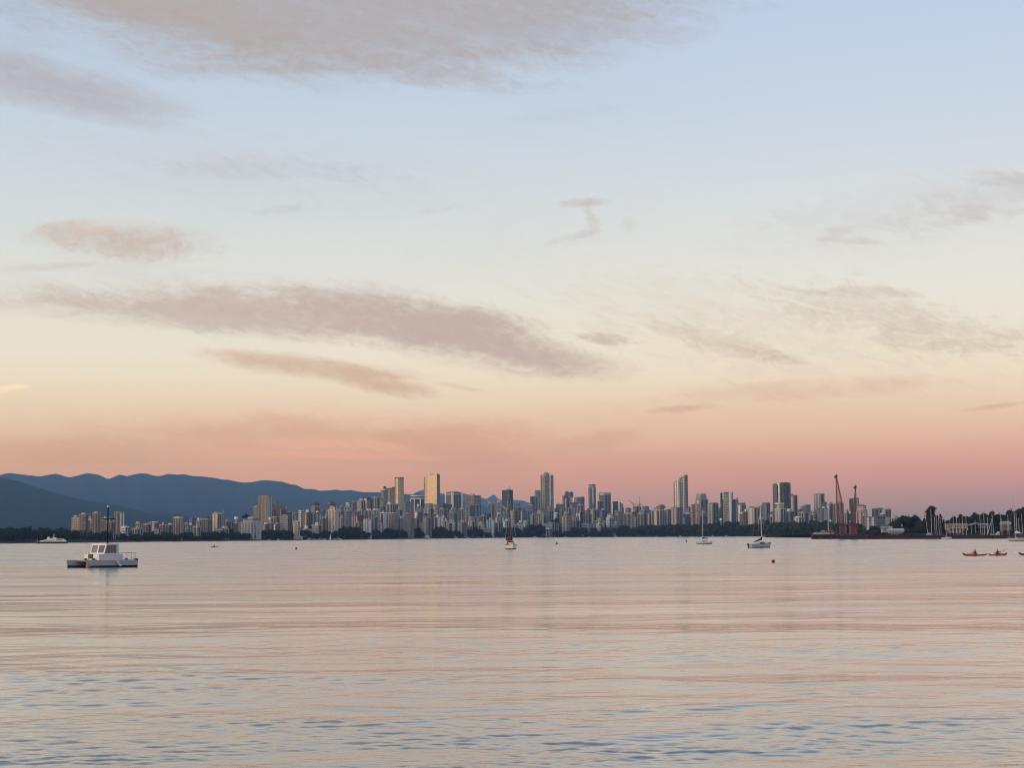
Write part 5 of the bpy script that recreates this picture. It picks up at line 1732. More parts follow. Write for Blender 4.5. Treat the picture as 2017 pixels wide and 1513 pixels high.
def lattice_crane(label, foot_px, tip_px, tip_py, d, mat, w, body, pend, wm, zb):
    f = at(foot_px, 1050, d)
    root = thing('lattice_crane', label, 'crane', (f.x, d, zb))
    tip = at(tip_px, tip_py, d)
    tx, tz = tip.x - f.x, tip.z - zb
    lattice(MB(), (0, 0, 2.6), (tx, 0, tz), w * .6, w * .28, wm, 22, .18 * w / 2.2).build('boom', mat, root)
    hd = MB().box(tx, 0, tz + .6, w * .75, 1.2, 1.6).tube((tx - w * .35, -.8, tz), (tx - w * .35, .8, tz), .9, .9, 10).tube((tx + .2, 0, tz + 1), (tx + .1, 0, tz + 2.6), .5, .15, 6)
    hd.build('boom_head', flat('black'), root)
    bx, bw, bh = body
    MB().box(bx, .5, bh / 2 + 1.3, bw, 4.5, bh).build('machine_house', mat, root)
    MB().box(bx - bw * .2, -1.95, bh * .75 + 1.3, bw * .3, .3, bh * .3).build('window', flat('dark'), root)
    MB().box(bx, .5, .6, bw * 1.1, 5.5, 1.2).build('crawler', flat('black'), root)
    MB().tube((bx + bw * .3, .5, bh + 1), (bx + bw * .1, .5, bh * 1.0 + 7.5), .25, .25, 4).tube((bx - bw * .3, .5, bh + 1), (bx + bw * .1, .5, bh * 1.0 + 7.5), .25, .25, 4).build('gantry', mat, root)
    m = MB()
    m.tube((bx + bw * .1, .5, bh + 8.3), (tx * .97, 0, tz * .97), .10, .08, 3)
    m.tube((tx, -.4, tz), (tx + pend, -.4, 4), .07, .07, 3)
    m.build('cable', flat('dgrey'), root)
    return root


lattice_crane('taller of two red lattice cranes, its boom rising above the skyline', 1660, 1647.2, 940, 1435, CRANE_RED, 2.4, (.4, 5.0, 4.6), 2.5, 3.9, 3.58)
lattice_crane('shorter red lattice crane with a bright red house on the dock', 1681.5, 1685.3, 961, 1337, CRANE_RED2, 1.8, (-.2, 4.9, 5.2), -1.2, 1.9, 2.66)


def pole(label, px, y0, y1, d, col, ball=None, bands=False):
    a = at(px, y1, d)
    root = thing('spud_pole', label, 'pole', (a.x, d, max(0.5, a.z)))
    h = at(px, y0, d).z - root.location.z
    MB().tube((0, 0, -root.location.z - 1), (0, 0, h), .42, .36, 8).build('shaft', flat(col), root)
    if bands:
        for t in (.25, .55):
            MB().tube((0, 0, h * t), (0, 0, h * t + .6), .46, .46, 8).build('white_band', flat('white'), root)
    if ball:
        MB().ball((0, 0, h + ball * .8), ball).build('cap', flat('white'), root, smooth=True)  # plain white ball stands in for a bright lamp head
    return root


pole('dark pole with a white ball lamp on the barge', 1636, 1028, 1048, 1430, 'black', .85)
pole('dark pole between the two red cranes', 1666, 1011, 1048, 1385, 'maroon', .5)
pole('black pole with white bands and white lamp ball beside the shorter crane', 1674.8, 1012, 1048, 1362, 'black', .8, True)
pole('bent dark pole right of the shorter crane', 1702, 1016, 1050, 1350, 'black', .5)
pole('slender pale pole behind the barge', 1631.5, 1000, 1034, 1445, 'lgrey')


def scrap(label, x0, x1, d, mat, seed):
    root = thing('scrap_heap', label, 'pile', (at((x0 + x1) / 2, 1058, d).x, d, 2.66))
    g = random.Random(seed)
    w = (x1 - x0) * d / FPX
    for i in range(9):
        MB().box(g.uniform(-.5, .5) * w, g.uniform(-2, 2), g.uniform(.2, .9), g.uniform(1, 3), g.uniform(1, 2.5), g.uniform(.6, 2.0), g.uniform(0, 3)).build('crate', mat if i % 3 else TIMBER, root)
    return root


scrap('red and brown clutter on the dock right of the shorter crane', 1690, 1716, 1331, RUST2, 2)
scrap('dark grey machinery between the barge and the shorter crane', 1645, 1672, 1365, plain('iron', (.07, .075, .085), .7), 4)
scrap('low reddish clutter farther along the dock', 1716, 1752, 1316, RUST, 8)
# ------------------------------------------------------------------ boats
GEL = plain('gelcoat', (.78, .75, .70), .35, var=.05, scale=.6)
GEL_G = plain('gelcoat_grey', (.52, .53, .54), .4, var=.08, scale=.6)
BOOT = plain('antifouling', (.035, .018, .016), .6)
BOOT_B = plain('antifouling_blue', (.02, .028, .05), .6)
GLASSD = plain('boat_glass', (.03, .035, .04), .12)
ALU = plain('mast_alloy', (.50, .49, .48), .4, .2)
ALU_D = plain('mast_dark', (.06, .03, .032), .5)
STEEL = plain('rail_steel', (.55, .55, .55), .3, .6)
CLOTH_M = plain('sail_cover_maroon', (.11, .018, .028), .85)
CLOTH_B = plain('sail_cover_blue', (.045, .055, .12), .85)
CLOTH_K = plain('sail_cover_black', (.02, .02, .025), .85)
MOTOR = plain('outboard_black', (.025, .022, .022), .4)


def hull_section(L, B, fs, fb, t, rake, stern=.72, off=0.0):
    f = (1 - max(0, (t - .4) / .6) ** 2.3) * (stern + (1 - stern) * min(1, t / .4))
    hb = max(.03, B / 2 * f) + off
    sh = fs + (fb - fs) * t ** 1.6
    X = lambda z: L * (t - .5) + rake * (z / fb) * t ** 5 + (-.25 * z * (1 - t) ** 6)
    prof = [(hb, sh), (hb * .96, sh * .55), (hb * .90, .22), (hb * .82, 0.0), (hb * .55, -.28), (0, -.42)]
    return [(X(z), y, z) for y, z in prof] + [(X(z), -y, z) for y, z in reversed(prof[:-1])], hb, sh, X


def hull(root, L, B, fs, fb, rake=.8, mat=None, boot=None, stripe=None, y0=0.0, stern=.72, bootz=.26):
    ts = [0, .12, .28, .45, .6, .74, .86, .95, 1.0]
    rings = [[(x, y + y0, z) for x, y, z in hull_section(L, B, fs, fb, t, rake, stern)[0]] for t in ts]
    MB().loft(rings, closed=True).build('hull', mat or GEL, root, smooth=False)
    # underwater colour showing along the waterline
    rr = []
    for t in ts:
        _, hb, sh, X = hull_section(L, B, fs, fb, t, rake, stern, .02)
        zs = [(hb * .905, bootz), (hb * .83, 0), (hb * .56, -.30)]
        rr.append([(X(z) + .02 * (t > .9), y + y0, z) for y, z in zs] + [(X(z) + .02 * (t > .9), -y + y0, z) for y, z in reversed(zs)])
    MB().loft(rr, closed=True).build('boot_stripe', boot or BOOT, root)
    if stripe:
        rr = []
        for t in ts:
            _, hb, sh, X = hull_section(L, B, fs, fb, t, rake, stern, .025)
            zs = [(hb, sh + .01), (hb * .985, sh - .17)]
            rr.append([(X(z) + .03 * (t > .9), y + y0, z) for y, z in zs] + [(X(z) + .03 * (t > .9), -y + y0, z) for y, z in reversed(zs)])
        MB().loft(rr, closed=True).build('rub_rail', stripe, root)
    deck = []
    for t in ts:
        _, hb, sh, X = hull_section(L, B, fs, fb, t, rake, stern)
        deck.append([(X(sh), hb * .97 + y0, sh + .012), (X(sh), y0, sh + .05), (X(sh), -hb * .97 + y0, sh + .012)])
    MB().loft(deck, closed=False, caps=False).build('deck', mat or GEL, root)


def sailboat(label, px, py, heading, L, B, mast_top, lean=0.0, d=None, fs=.95, fb=1.35, cloth=CLOTH_B, mastmat=None, mat=None, boot=None, stripe=None, cabin_h=.55, cabin=(-.12, .24),
             sail_cover=True, motor=False, rails=True, group=None, mast_r=.085, mast_x=.06, dodger=None, furled=None, name='sailboat', simple=False, boom_drop=0.0):
    w = on_water(px, py) if d is None else Vector((at(px, 1057, d).x, d, 0))
    root = thing(name, label, 'sailboat', (w.x, w.y, 0), heading, group)
    hull(root, L, B, fs, fb, L * .08, mat, boot, stripe)
    zd = fs + (fb - fs) * .25
    x0, x1 = cabin[0] * L, cabin[1] * L
    MB().prism([(x0, -B * .27), (x1, -B * .18), (x1, B * .18), (x0, B * .27)], zd - .1, zd + cabin_h, top=[(x0 + .1, -B * .23), (x1 - .5, -B * .13), (x1 - .5, B * .13), (x0 + .1, B * .23)]).build('cabin', mat or GEL, root)
    for sy in (-1, 1):
        MB().prism([(x0 + .4, sy * B * .27), (x1 - .7, sy * B * .215), (x1 - .7, sy * B * .20), (x0 + .4, sy * B * .24)], zd + .12, zd + cabin_h * .62).build('cabin_window', GLASSD, root)
    mx = mast_x * L
    mm = mastmat or ALU
    ca, sa = math.cos(-heading), math.sin(-heading)
    tip = (mx + lean * ca, lean * sa, mast_top)
    MB().tube((mx, 0, zd + cabin_h - .2), tip, mast_r, mast_r * .75, 8).build('mast', mm, root)
    if simple:
        zq = mast_top * .6
        MB().tube((mx, -.7, zq), (mx, .7, zq), .03, .03, 4).build('spreader', mm, root)
    else:
        zq = mast_top * .58
        qx = mx + (tip[0] - mx) * .55
        qy = tip[1] * .55
        MB().tube((qx, qy - B * .28, zq), (qx, qy + B * .28, zq), .035, .035, 4).build('spreader', mm, root)
        st = MB()
        st.tube((tip[0], tip[1], tip[2] - .1), (L * .5 + L * .06, 0, fb), .014, .014, 3)
        st.tube((tip[0], tip[1], tip[2] - .1), (-L * .48, 0, fs), .012, .012, 3)
        for sy in (-1, 1):
            st.path([(tip[0], tip[1], tip[2] - .2), (qx, qy + sy * B * .28, zq), (mx, sy * B * .46, zd)], .012, 3)
        st.build('rigging', STEEL, root)
    zb = zd + cabin_h + .75
    bl = L * .40
    MB().tube((mx, 0, zb), (mx - bl, 0, zb - boom_drop), .06, .05, 6).build('boom', mm, root)
    if sail_cover:
        rings = []
        for t in np.linspace(0, 1, 7):
            r = .30 - .17 * t
            c = Vector((mx - .02 - bl * .97 * t, 0, zb + .20 - .08 * t - boom_drop * t))
            rings.append([(c.x, c.y + r * .7 * math.cos(a), c.z + r * 1.15 * math.sin(a) + (.5 * (1 - t) ** 6 if a > 1 and a < 2.2 else 0)) for a in np.linspace(0, 2 * math.pi, 9)[:-1]])
        MB().loft(rings).build('sail_cover', cloth, root, smooth=True)
    if dodger:
        (xa, xb, hh, mt) = dodger
        MB().loft([[(x, -B * .30, zd + .1), (x, -B * .26, zd + hh), (x, B * .26, zd + hh), (x, B * .30, zd + .1)] for x in (xa, xb)]).build('dodger', mt, root)
    if furled:
        MB().tube((L * .5, 0, fb + .3), (mx + .5, tip[1] * .9, mast_top * .9), furled[0], .05, 6).build('furled_sail', furled[1], root)
    if rails and not simple:
        r = MB()
        for t in (.05, .3, .55, .78, .93):
            _, hb, sh, X = hull_section(L, B, fs, fb, t, L * .08)
            for sy in (-1, 1):
                r.tube((X(sh), sy * hb * .93, sh), (X(sh), sy * hb * .93, sh + .58), .016, .016, 4)
        for sy in (-1, 1):
            pts = []
            for t in (.02, .3, .55, .78, .93, 1.0):
                _, hb, sh, X = hull_section(L, B, fs, fb, t, L * .08)
                pts.append((X(sh), sy * hb * .93, sh + .58))
            r.path(pts, .012, 4)
        r.build('guard_rail', STEEL, root)
    if motor:
        m = MB()
        m.box(-L * .5 - .38, B * .16, fs * .92, .42, .38, .62).box(-L * .5 - .34, B * .16, fs * .30, .22, .2, .9)
        m.build('outboard_motor', MOTOR, root)
    return root


# the centre boat: white hull, bow on, a maroon sail cover
c_boat = sailboat('white sailboat moored bow on in the centre with a maroon sail cover', 1006.3, 1082, R(-83), 10.6, 3.9, 19.0, lean=-.75, fs=1.25, fb=1.75, cloth=CLOTH_M, mastmat=ALU_D, boot=BOOT,
                  stripe=plain('rubbing_dark', (.04, .032, .03), .5), cabin_h=.75, mast_r=.14, mast_x=.07, dodger=(-2.6, -1.2, 1.25, CLOTH_M), furled=(.09, ALU_D))
rings = []
for t in np.linspace(0, 1, 9):
    hgt = .85 - .35 * t
    x = .55 - 4.6 * t
    rings.append([(x, .62 * math.cos(a) * (1 - .3 * t) - .9 * t, 3.55 + hgt * math.sin(a) - .25 * t + .12 * math.sin(t * 19)) for a in np.linspace(0, 2 * math.pi, 9)[:-1]])
MB().loft(rings).build('bundled_sail', CLOTH_M, c_boat, smooth=True)
MB().box(-5.6, 1.1, 1.5, .5, .5, 1.1).build('outboard_motor', MOTOR, c_boat)
# second: small white boat with blue cover
sailboat('small white sailboat with a blue boom cover and black outboard', 1386, 1072.4, R(205), 7.2, 2.5, 16.2, lean=.55, fs=.95, fb=1.25, cloth=CLOTH_B, boot=plain('boot_ochre', (.10, .06, .03), .6), cabin_h=.7, motor=True,
         mast_r=.13, mast_x=.10, dodger=(-1.9, -.5, 1.5, GEL), cabin=(-.08, .22))
# third: grey white boat pointing away to the right with black cover
sailboat('pale grey sailboat showing its stern, with a black sail cover', 1497, 1079.3, R(38), 9.0, 3.1, 16.6, lean=-.35, fs=1.15, fb=1.75, cloth=CLOTH_K, mat=GEL_G, boot=BOOT, stripe=plain('rail_grey', (.14, .13, .13), .5), cabin_h=.6,
         motor=True, mast_r=.12, mast_x=.10, boom_drop=.9)

# ------------------------------------------------------------------ the catamaran
ctr = on_water(220.5, 1117.6)
AL = R(45)
portv = Vector((math.sin(AL), -math.cos(AL), 0))
Bc, Lc = 5.6, 8.9
org = ctr - portv * (Bc / 2)
cat_ = thing('catamaran', 'white cabin catamaran with a dark mast moored near the left', 'catamaran', (org.x, org.y, 0), R(225))
for sy in (-1, 1):
    h_ = MB()
    ts = [0, .15, .35, .55, .75, .88, .96, 1]
    rr, bb = [], []
    for t in ts:
        f = (1 - max(0, (t - .55) / .45) ** 2.2) * (.85 + .15 * min(1, t / .3))
        hb = max(.04, .52 * f)
        sh = .98 + .16 * t
        X = Lc * (t - .5)
        rake = lambda z: X + .22 * (z / 1.1) * t ** 6
        rr.append([(rake(sh), sy * Bc / 2 + hb, sh), (rake(.28), sy * Bc / 2 + hb * .9, .28), (rake(0), sy * Bc / 2 + hb * .7, -.05), (rake(-.3), sy * Bc / 2, -.4), (rake(0), sy * Bc / 2 - hb * .7, -.05), (rake(.28), sy * Bc / 2 - hb * .9, .28), (rake(sh), sy * Bc / 2 - hb, sh)])
        bb.append([(rake(.27), sy * Bc / 2 + hb * .9 + .02, .27), (rake(0), sy * Bc / 2 + hb * .72 + .02, -.06), (rake(0), sy * Bc / 2 - hb * .72 - .02, -.06), (rake(.27), sy * Bc / 2 - hb * .9 - .02, .27)])
    MB().loft(rr).build('hull', plain('cat_hull', (.40, .41, .44), .45, var=.08, scale=.8), cat_)
    MB().loft(bb).build('boot_stripe', BOOT_B, cat_)
    # rub rail along the sheer
    m = MB()
    m.path([(r_[0][0], r_[0][1] + .02 * sy, r_[0][2] - .06) for r_ in rr], .035, 5)
    m.build('rub_rail', plain('rail_pale', (.62, .62, .62), .5), cat_)
MB().box(-.55, 0, .92, 7.3, Bc - .5, .16).build('bridge_deck', plain('deck_brown', (.16, .10, .07), .7), cat_)
MB().box(-.55, 0, 1.06, 7.3, Bc + .5, .10).build('deck', plain('deck_cream', (.42, .37, .32), .6), cat_)
WHITE = plain('cabin_white', (.86, .83, .78), .4, var=.03)
CABG = plain('cabin_white_shaded', (.60, .61, .63), .45, var=.05)  # the cabin white on its shaded side, greyed in the colour
# lower deckhouse
MB().box(-.28, 0, 1.58, 4.46, 4.1, .95).build('deckhouse', WHITE, cat_)
MB().box(1.96, -.17, 1.70, .10, 1.30, .72).build('hatch', plain('hatch_dark', (.05, .025, .018), .5), cat_)
for k in range(3):
    MB().box(2.03, -.55 + .38 * k, 1.72, .06, .07, .55).build('hatch_rail', plain('teak', (.20, .10, .05), .6), cat_)
# upper cabin: slanted front with two windows, open frames at the side
xa, xb, zt = .92, -1.68, 3.55
fr = lambda z: xa - .42 * (z - 2.05) / 1.5          # the front leans back
up_roof = MB().prism([(fr(zt) + .12, -2.02), (fr(zt) + .12, 2.02), (xb - .1, 2.02), (xb - .1, -2.02)], zt, zt + .14)
up_roof.build('cabin_roof', WHITE, cat_)


def front_bar(y0, y1, z0, z1, name='window_frame'):
    pts = []
    for z in (z0, z1):
        pts.append([(fr(z) + .06, y0, z), (fr(z) + .06, y1, z), (fr(z) - .08, y1, z), (fr(z) - .08, y0, z)])
    MB().loft(pts).build(name, WHITE, cat_)


for y0, y1 in ((-2.05, -1.80), (-.16, .16), (1.80, 2.05)):
    front_bar(y0, y1, 2.05, zt)
for z0, z1 in ((2.05, 2.24), (3.40, zt)):
    for y0, y1 in ((-1.80, -.16), (.16, 1.80)):
        front_bar(y0, y1, z0, z1)
for y0, y1, mt in ((-1.80, -.16, plain('pane_grey', (.20, .21, .21), .15)), (.16, 1.80, plain('pane_brown', (.15, .10, .09), .15))):
    MB().loft([[(fr(z), y0, z), (fr(z), y1, z), (fr(z) - .03, y1, z), (fr(z) - .03, y0, z)] for z in (2.24, 3.40)]).build('window', mt, cat_)
for sy in (-1, 1):
    MB().loft([[(fr(z) - .08, sy * 2.05, z), (xb, sy * 2.05, z), (xb, sy * 1.97, z), (fr(z) - .08, sy * 1.97, z)] for z in (2.05, 2.18)]).build('side_wall', CABG, cat_)
    MB().loft([[(fr(z) - .08, sy * 2.05, z), (xb, sy * 2.05, z), (xb, sy * 1.97, z), (fr(z) - .08, sy * 1.97, z)] for z in (3.42, zt)]).build('side_wall', CABG, cat_)
    for x0_, x1_ in ((xb, xb + .42),):
        MB().box((x0_ + x1_) / 2, sy * 2.01, 2.8, x1_ - x0_, .08, 1.3).build('side_wall', CABG, cat_)
    # curtains behind the side glass
    for k in range(6):
        x = .45 - .30 * k
        MB().box(x, sy * 1.98, 2.8, .27, .05 + .03 * (k % 2), 1.24).build('curtain', plain('curtain_%d' % (k % 2), ((.30, .21, .18), (.20, .14, .13))[k % 2], .8), cat_)
MB().box(xb + .03, 0, 2.8, .06, 3.9, 1.5).build('aft_wall', CABG, cat_)
MB().box(-.2, 2.07, 1.62, 4.3, .05, .8).build('deckhouse_shade', CABG, cat_)  # thin sheet that gives the white deckhouse side its shaded tone
for x in (-1.15,):
    MB().box(x, 2.10, 1.62, .04, .03, .8).build('panel_joint', plain('joint', (.25, .25, .27), .6), cat_)
# mast with a cross spreader
MB().tube((-.95, 0, zt), (-.95, .05, 9.35), .115, .10, 8).build('mast', plain('mast_black', (.012, .015, .022), .9, spec=.05), cat_)
MB().tube((-.95, -1.85, 7.52), (-.95, 1.85, 7.52), .115, .115, 6).build('spreader', plain('mast_black', (0, 0, 0)), cat_)
MB().box(-.95, .05, 9.48, .28, .28, .26).build('mast_cap', plain('cap_pale', (.6, .6, .6), .5), cat_)
# rails
m = MB()
for sy in (-1, 1):
    pts = [(3.9, sy * 2.7, 2.05), (2.2, sy * 2.75, 2.05)]
    m.path(pts, .018, 4)
    for x in (3.9, 2.2):
        m.tube((x, sy * 2.72, 1.1), (x, sy * 2.72, 2.05), .016, .016, 4)
m.build('bow_rail', STEEL, cat_)
m = MB()
for sy in (-1, 1):
    m.path([(-2.6, sy * 2.72, 2.2), (-4.35, sy * 2.72, 2.2)], .03, 5)
    for x in (-2.6, -3.6, -4.3):
        m.tube((x, sy * 2.72, 1.05), (x, sy * 2.72, 2.2), .028, .028, 5)
m.path([(-4.35, -2.72, 2.2), (-4.35, 2.72, 2.2)], .03, 5)
m.build('stern_rail', plain('rail_brown', (.22, .17, .14), .5), cat_)
m = MB().box(-4.62, 2.5, .98, .42, .42, .62).tube((-4.62, 2.5, .8), (-4.78, 2.5, -.1), .13, .09, 8).tube((-4.3, 2.5, 1.2), (-4.0, 2.4, 1.45), .05, .03, 5)
m.build('outboard_motor', MOTOR, cat_)
fd = MB().loft([[(-.2 - t * .75, 3.40 + .05 * t, 1.0 - .85 * t), (-.55 - t * .85, 3.40 + .05 * t, 1.0 - .85 * t), (-.55 - t * .85, 3.52, 1.0 - .85 * t), (-.2 - t * .75, 3.52, 1.0 - .85 * t)] for t in (0, .5, 1)])
fd.build('leeboard', plain('board_white', (.70, .70, .70), .5), cat_)
for k, (x, y, s) in enumerate(((1.2, 1.2, .35), (.9, -1.0, .3), (-3.0, 2.2, .3))):
    MB().box(x if k == 2 else 2.35, y, 1.22, s, s * 1.2, .3).build('deck_gear', plain('gear_dark', (.10, .06, .05), .7), cat_)

# ------------------------------------------------------------------ mooring buoys
def buoy(label, px, py, r, col, tall=1.0, post=None):
    w = on_water(px, py)
    root = thing('mooring_buoy', label, 'buoy', (w.x, w.y, 0))
    MB().ball((0, 0, r * .55), r, 14, 10, tall).build('float', plain('buoy_%s' % label[:9].replace(' ', '_'), col, .45, var=.2, scale=3), root, smooth=True)
    MB().tube((0, 0, r * (.5 + tall)), (0, 0, r * (.75 + tall)), r * .18, r * .12, 8).build('eye', flat('dgrey'), root)
    if post:
        MB().tube((0, 0, r), (0, 0, r * post), r * .4, r * .3, 8).build('post', flat('dgrey'), root)
    return root


buoy('bright red mooring ball between the catamaran hulls', 173.5, 1119.2, .37, (.62, .10, .075))
buoy('dark red round buoy below the pale grey sailboat', 1523, 1108, .27, (.22, .018, .022))
buoy('rusty red buoy on the water below the peach tower', 583.5, 1082.5, .42, (.24, .06, .035), 1.2)
buoy('small dark buoy to the right of the centre sailboat', 1096.5, 1072.6, .55, (.10, .07, .055), 1.0, 2.2)
buoy('small reddish buoy to the left of the small white sailboat', 1352, 1068, .55, (.28, .08, .07), 1.1)

# ------------------------------------------------------------------ kayaks and paddlers
def kayak(label, px, py, heading, L, B, mat, flip=1.0):
    w = on_water(px, py)
    root = thing('kayak', label, 'kayak', (w.x, w.y, 0), heading)
    rings = []
    for t in np.linspace(0, 1, 15):
        s = abs(2 * t - 1)
        hb = max(.015, B / 2 * (1 - s ** 2.1))
        sh = .19 + .34 * s ** 3.4 * (1.2 if t > .5 else .55)
        kl = -.10 + .34 * s ** 5
        X = L * (t - .5)
        rings.append([(X, hb, sh - .07), (X, hb * .72, (sh + kl) / 2 - .02), (X, 0, kl), (X, -hb * .72, (sh + kl) / 2 - .02), (X, -hb, sh - .07), (X, -hb * .5, sh + .02), (X, 0, sh + .05), (X, hb * .5, sh + .02)])
    MB().loft(rings).build('hull', mat, root, smooth=True)
    MB().loft([[(x + .48 * math.cos(a) * f, .27 * math.sin(a) * f, z) for a in np.linspace(0, 2 * math.pi, 17)[:-1]] for x, f, z in ((-.1, 1.0, .27), (-.1, 1.04, .37), (-.1, .9, .36))]).build('cockpit_rim', flat('black'), root)
    MB().box(1.2, 0, .37, .5, .3, .05).build('hatch', flat('black'), root)
    return root


SKIN = plain('skin', (.42, .26, .19), .6)


def person(label, seat, heading, jacket, hair, lean=0.0, reach=(.52, .38, .55), reach2=(.40, -.42, .40)):
    """a paddler sitting in a kayak: one continuous body grown over a skeleton"""
    J = [(0, 0, .12, .15), (lean * .3, 0, .32, .145), (lean * .7, 0, .50, .165), (lean, 0, .62, .10), (lean + .01, 0, .70, .058), (lean + .03, 0, .78, .085), (lean + .03, 0, .90, .075),
         (lean * .9, .19, .57, .065), (lean + .20, .30, .40, .047), (reach[0], reach[1], reach[2], .036), (reach[0] + .06, reach[1], reach[2] + .01, .034),
         (lean * .9, -.19, .57, .065), (lean + .18, -.31, .36, .047), (reach2[0], reach2[1], reach2[2], .036), (reach2[0] + .06, reach2[1], reach2[2] + .01, .034),
         (.10, .09, .10, .095), (.50, .12, .20, .075), (.95, .08, .10, .05), (1.05, .08, .16, .045),
         (.10, -.09, .10, .095), (.50, -.12, .20, .075), (.95, -.08, .10, .05), (1.05, -.08, .16, .045)]
    E = [(0, 1), (1, 2), (2, 3), (3, 4), (4, 5), (5, 6), (3, 7), (7, 8), (8, 9), (9, 10), (3, 11), (11, 12), (12, 13), (13, 14), (0, 15), (15, 16), (16, 17), (17, 18), (0, 19), (19, 20), (20, 21), (21, 22)]
    me = bpy.data.meshes.new('person')
    me.from_pydata([j[:3] for j in J], E, [])
    o = bpy.data.objects.new('person', me)
    coll.objects.link(o)
    o.location = seat
    o.rotation_euler = (0, 0, heading)
    o.scale = (1.15, 1.15, 1.15)
    tag(o, label, 'person')
    me.materials.append(SKIN)
    o.modifiers.new('Skin', 'SKIN')
    for i, j in enumerate(J):
        me.skin_vertices[0].data[i].radius = (j[3], j[3])
    me.skin_vertices[0].data[0].use_root = True
    s = o.modifiers.new('Subdivision', 'SUBSURF')
    s.levels = s.render_levels = 2
    # jacket with sleeves, following the torso
    jb = MB()
    rings = []
    for x, z, rx, ry in ((0, .06, .19, .24), (lean * .3, .30, .20, .25), (lean * .7, .48, .21, .27), (lean * .95, .60, .16, .23), (lean, .68, .075, .085)):
        rings.append([(x + rx * math.cos(a), ry * math.sin(a), z) for a in np.linspace(0, 2 * math.pi, 13)[:-1]])
    jb.loft(rings)
    for sh_, el, ha in (((lean * .9, .20, .57), (lean + .20, .31, .40), reach), ((lean * .9, -.20, .57), (lean + .18, -.32, .36), reach2)):
        jb.tube(sh_, el, .10, .085, 8).tube(el, Vector(el).lerp(Vector(ha), .9), .08, .06, 8)
    jb.build('jacket', jacket, o, smooth=True)
    hb = MB().ball((lean + .02, 0, .87), .105, 10, 7, 1.05)
    hb.v = [(x, y, max(z, .84 + .02 * math.copysign(1, x - lean))) for x, y, z in hb.v]
    hb.build('hair', hair, o, smooth=True)
    for sy in (-1, 1):
        MB().ball((lean + .115, sy * .032, .865), .012, 6, 4).build('eye', flat('black'), o)
    MB().box(lean + .125, 0, .835, .03, .025, .045).build('nose', SKIN, o)
    return o


def paddle(label, a, b):
    a, b = Vector(a), Vector(b)
    root = thing('paddle', label, 'paddle', a)
    v = b - a
    MB().tube((0, 0, 0), tuple(v), .017, .017, 6).build('shaft', flat('dgrey'), root)
    n = v.normalized()
    s = n.cross(Vector((0, 1, 0))).normalized()
    for o_, sg in ((Vector((0, 0, 0)), -1), (v, 1)):
        c = o_ + n * sg * .22
        m = MB().loft([[tuple(c + n * sg * t + s * wv * q + Vector((0, .01 * e, 0))) for q, e in ((1, 0), (0, 1), (-1, 0), (0, -1))] for t, wv in ((-.22, .03), (0, .10), (.2, .07), (.25, .02))])
        m.build('blade', flat('dgrey'), root)
    return root


RED_K = plain('kayak_red', (.40, .035, .030), .35, var=.12)
ORG_K = plain('kayak_orange', (.55, .085, .045), .35, var=.12)
JK1 = plain('jacket_red', (.40, .014, .045), .7, var=.2)
JK2 = plain('jacket_maroon', (.17, .010, .018), .7, var=.2)
HAIR = plain('hair_dark', (.045, .02, .02), .8)


def crew(k, label_p, label_pad, jacket, lean, left_high):
    hd = k.rotation_euler[2]
    s = k.location + Vector((math.cos(hd) * -.12, math.sin(hd) * -.12, .12))
    r1, r2 = ((.52, .38, .58), (.42, -.40, .40)) if left_high else ((.42, .40, .40), (.52, -.38, .58))
    o = person(label_p, s, hd, jacket, HAIR, lean, r1, r2)
    M = Matrix.Rotation(hd, 4, 'Z')
    p1, p2 = s + (M @ Vector((r1[0] + .06, r1[1], r1[2] + .01))) * 1.15, s + (M @ Vector((r2[0] + .06, r2[1], r2[2] + .01))) * 1.15
    u = (p2 - p1).normalized()
    mid = (p1 + p2) / 2
    paddle(label_pad, mid - u * .98, mid + u * .98)
    return o


k1 = kayak('long red kayak heading left with an upturned bow', 1920.5, 1095.0, R(188), 5.0, .62, RED_K)
crew(k1, 'person in a red jacket paddling the long red kayak', 'paddle held low by the paddler in the red jacket', JK1, .06, True)
k2 = kayak('orange kayak beside the red one, stern up to the right', 1965, 1094.6, R(24), 4.6, .64, ORG_K)
crew(k2, 'person in a dark maroon jacket sitting tall in the orange kayak', 'paddle raised by the paddler in the dark maroon jacket', JK2, .08, False)
k3 = kayak('dark hulled kayak entering at the right edge of the view', 2031, 1094.0, R(180), 4.8, .62, plain('kayak_dark', (.10, .06, .05), .4))
crew(k3, 'third paddler following just outside the edge of the view', 'paddle of the third paddler', JK2, .05, True)
k4 = kayak('tiny dark rowing shell far out between the catamaran and the rusty buoy', 422, 1078.6, R(176), 3.4, .7, plain('shell_dark', (.08, .06, .055), .5))
crew(k4, 'tiny dark figure seated in the far rowing shell', 'paddle of the tiny figure in the far shell', plain('jacket_dark', (.06, .04, .04), .8), .05, True)

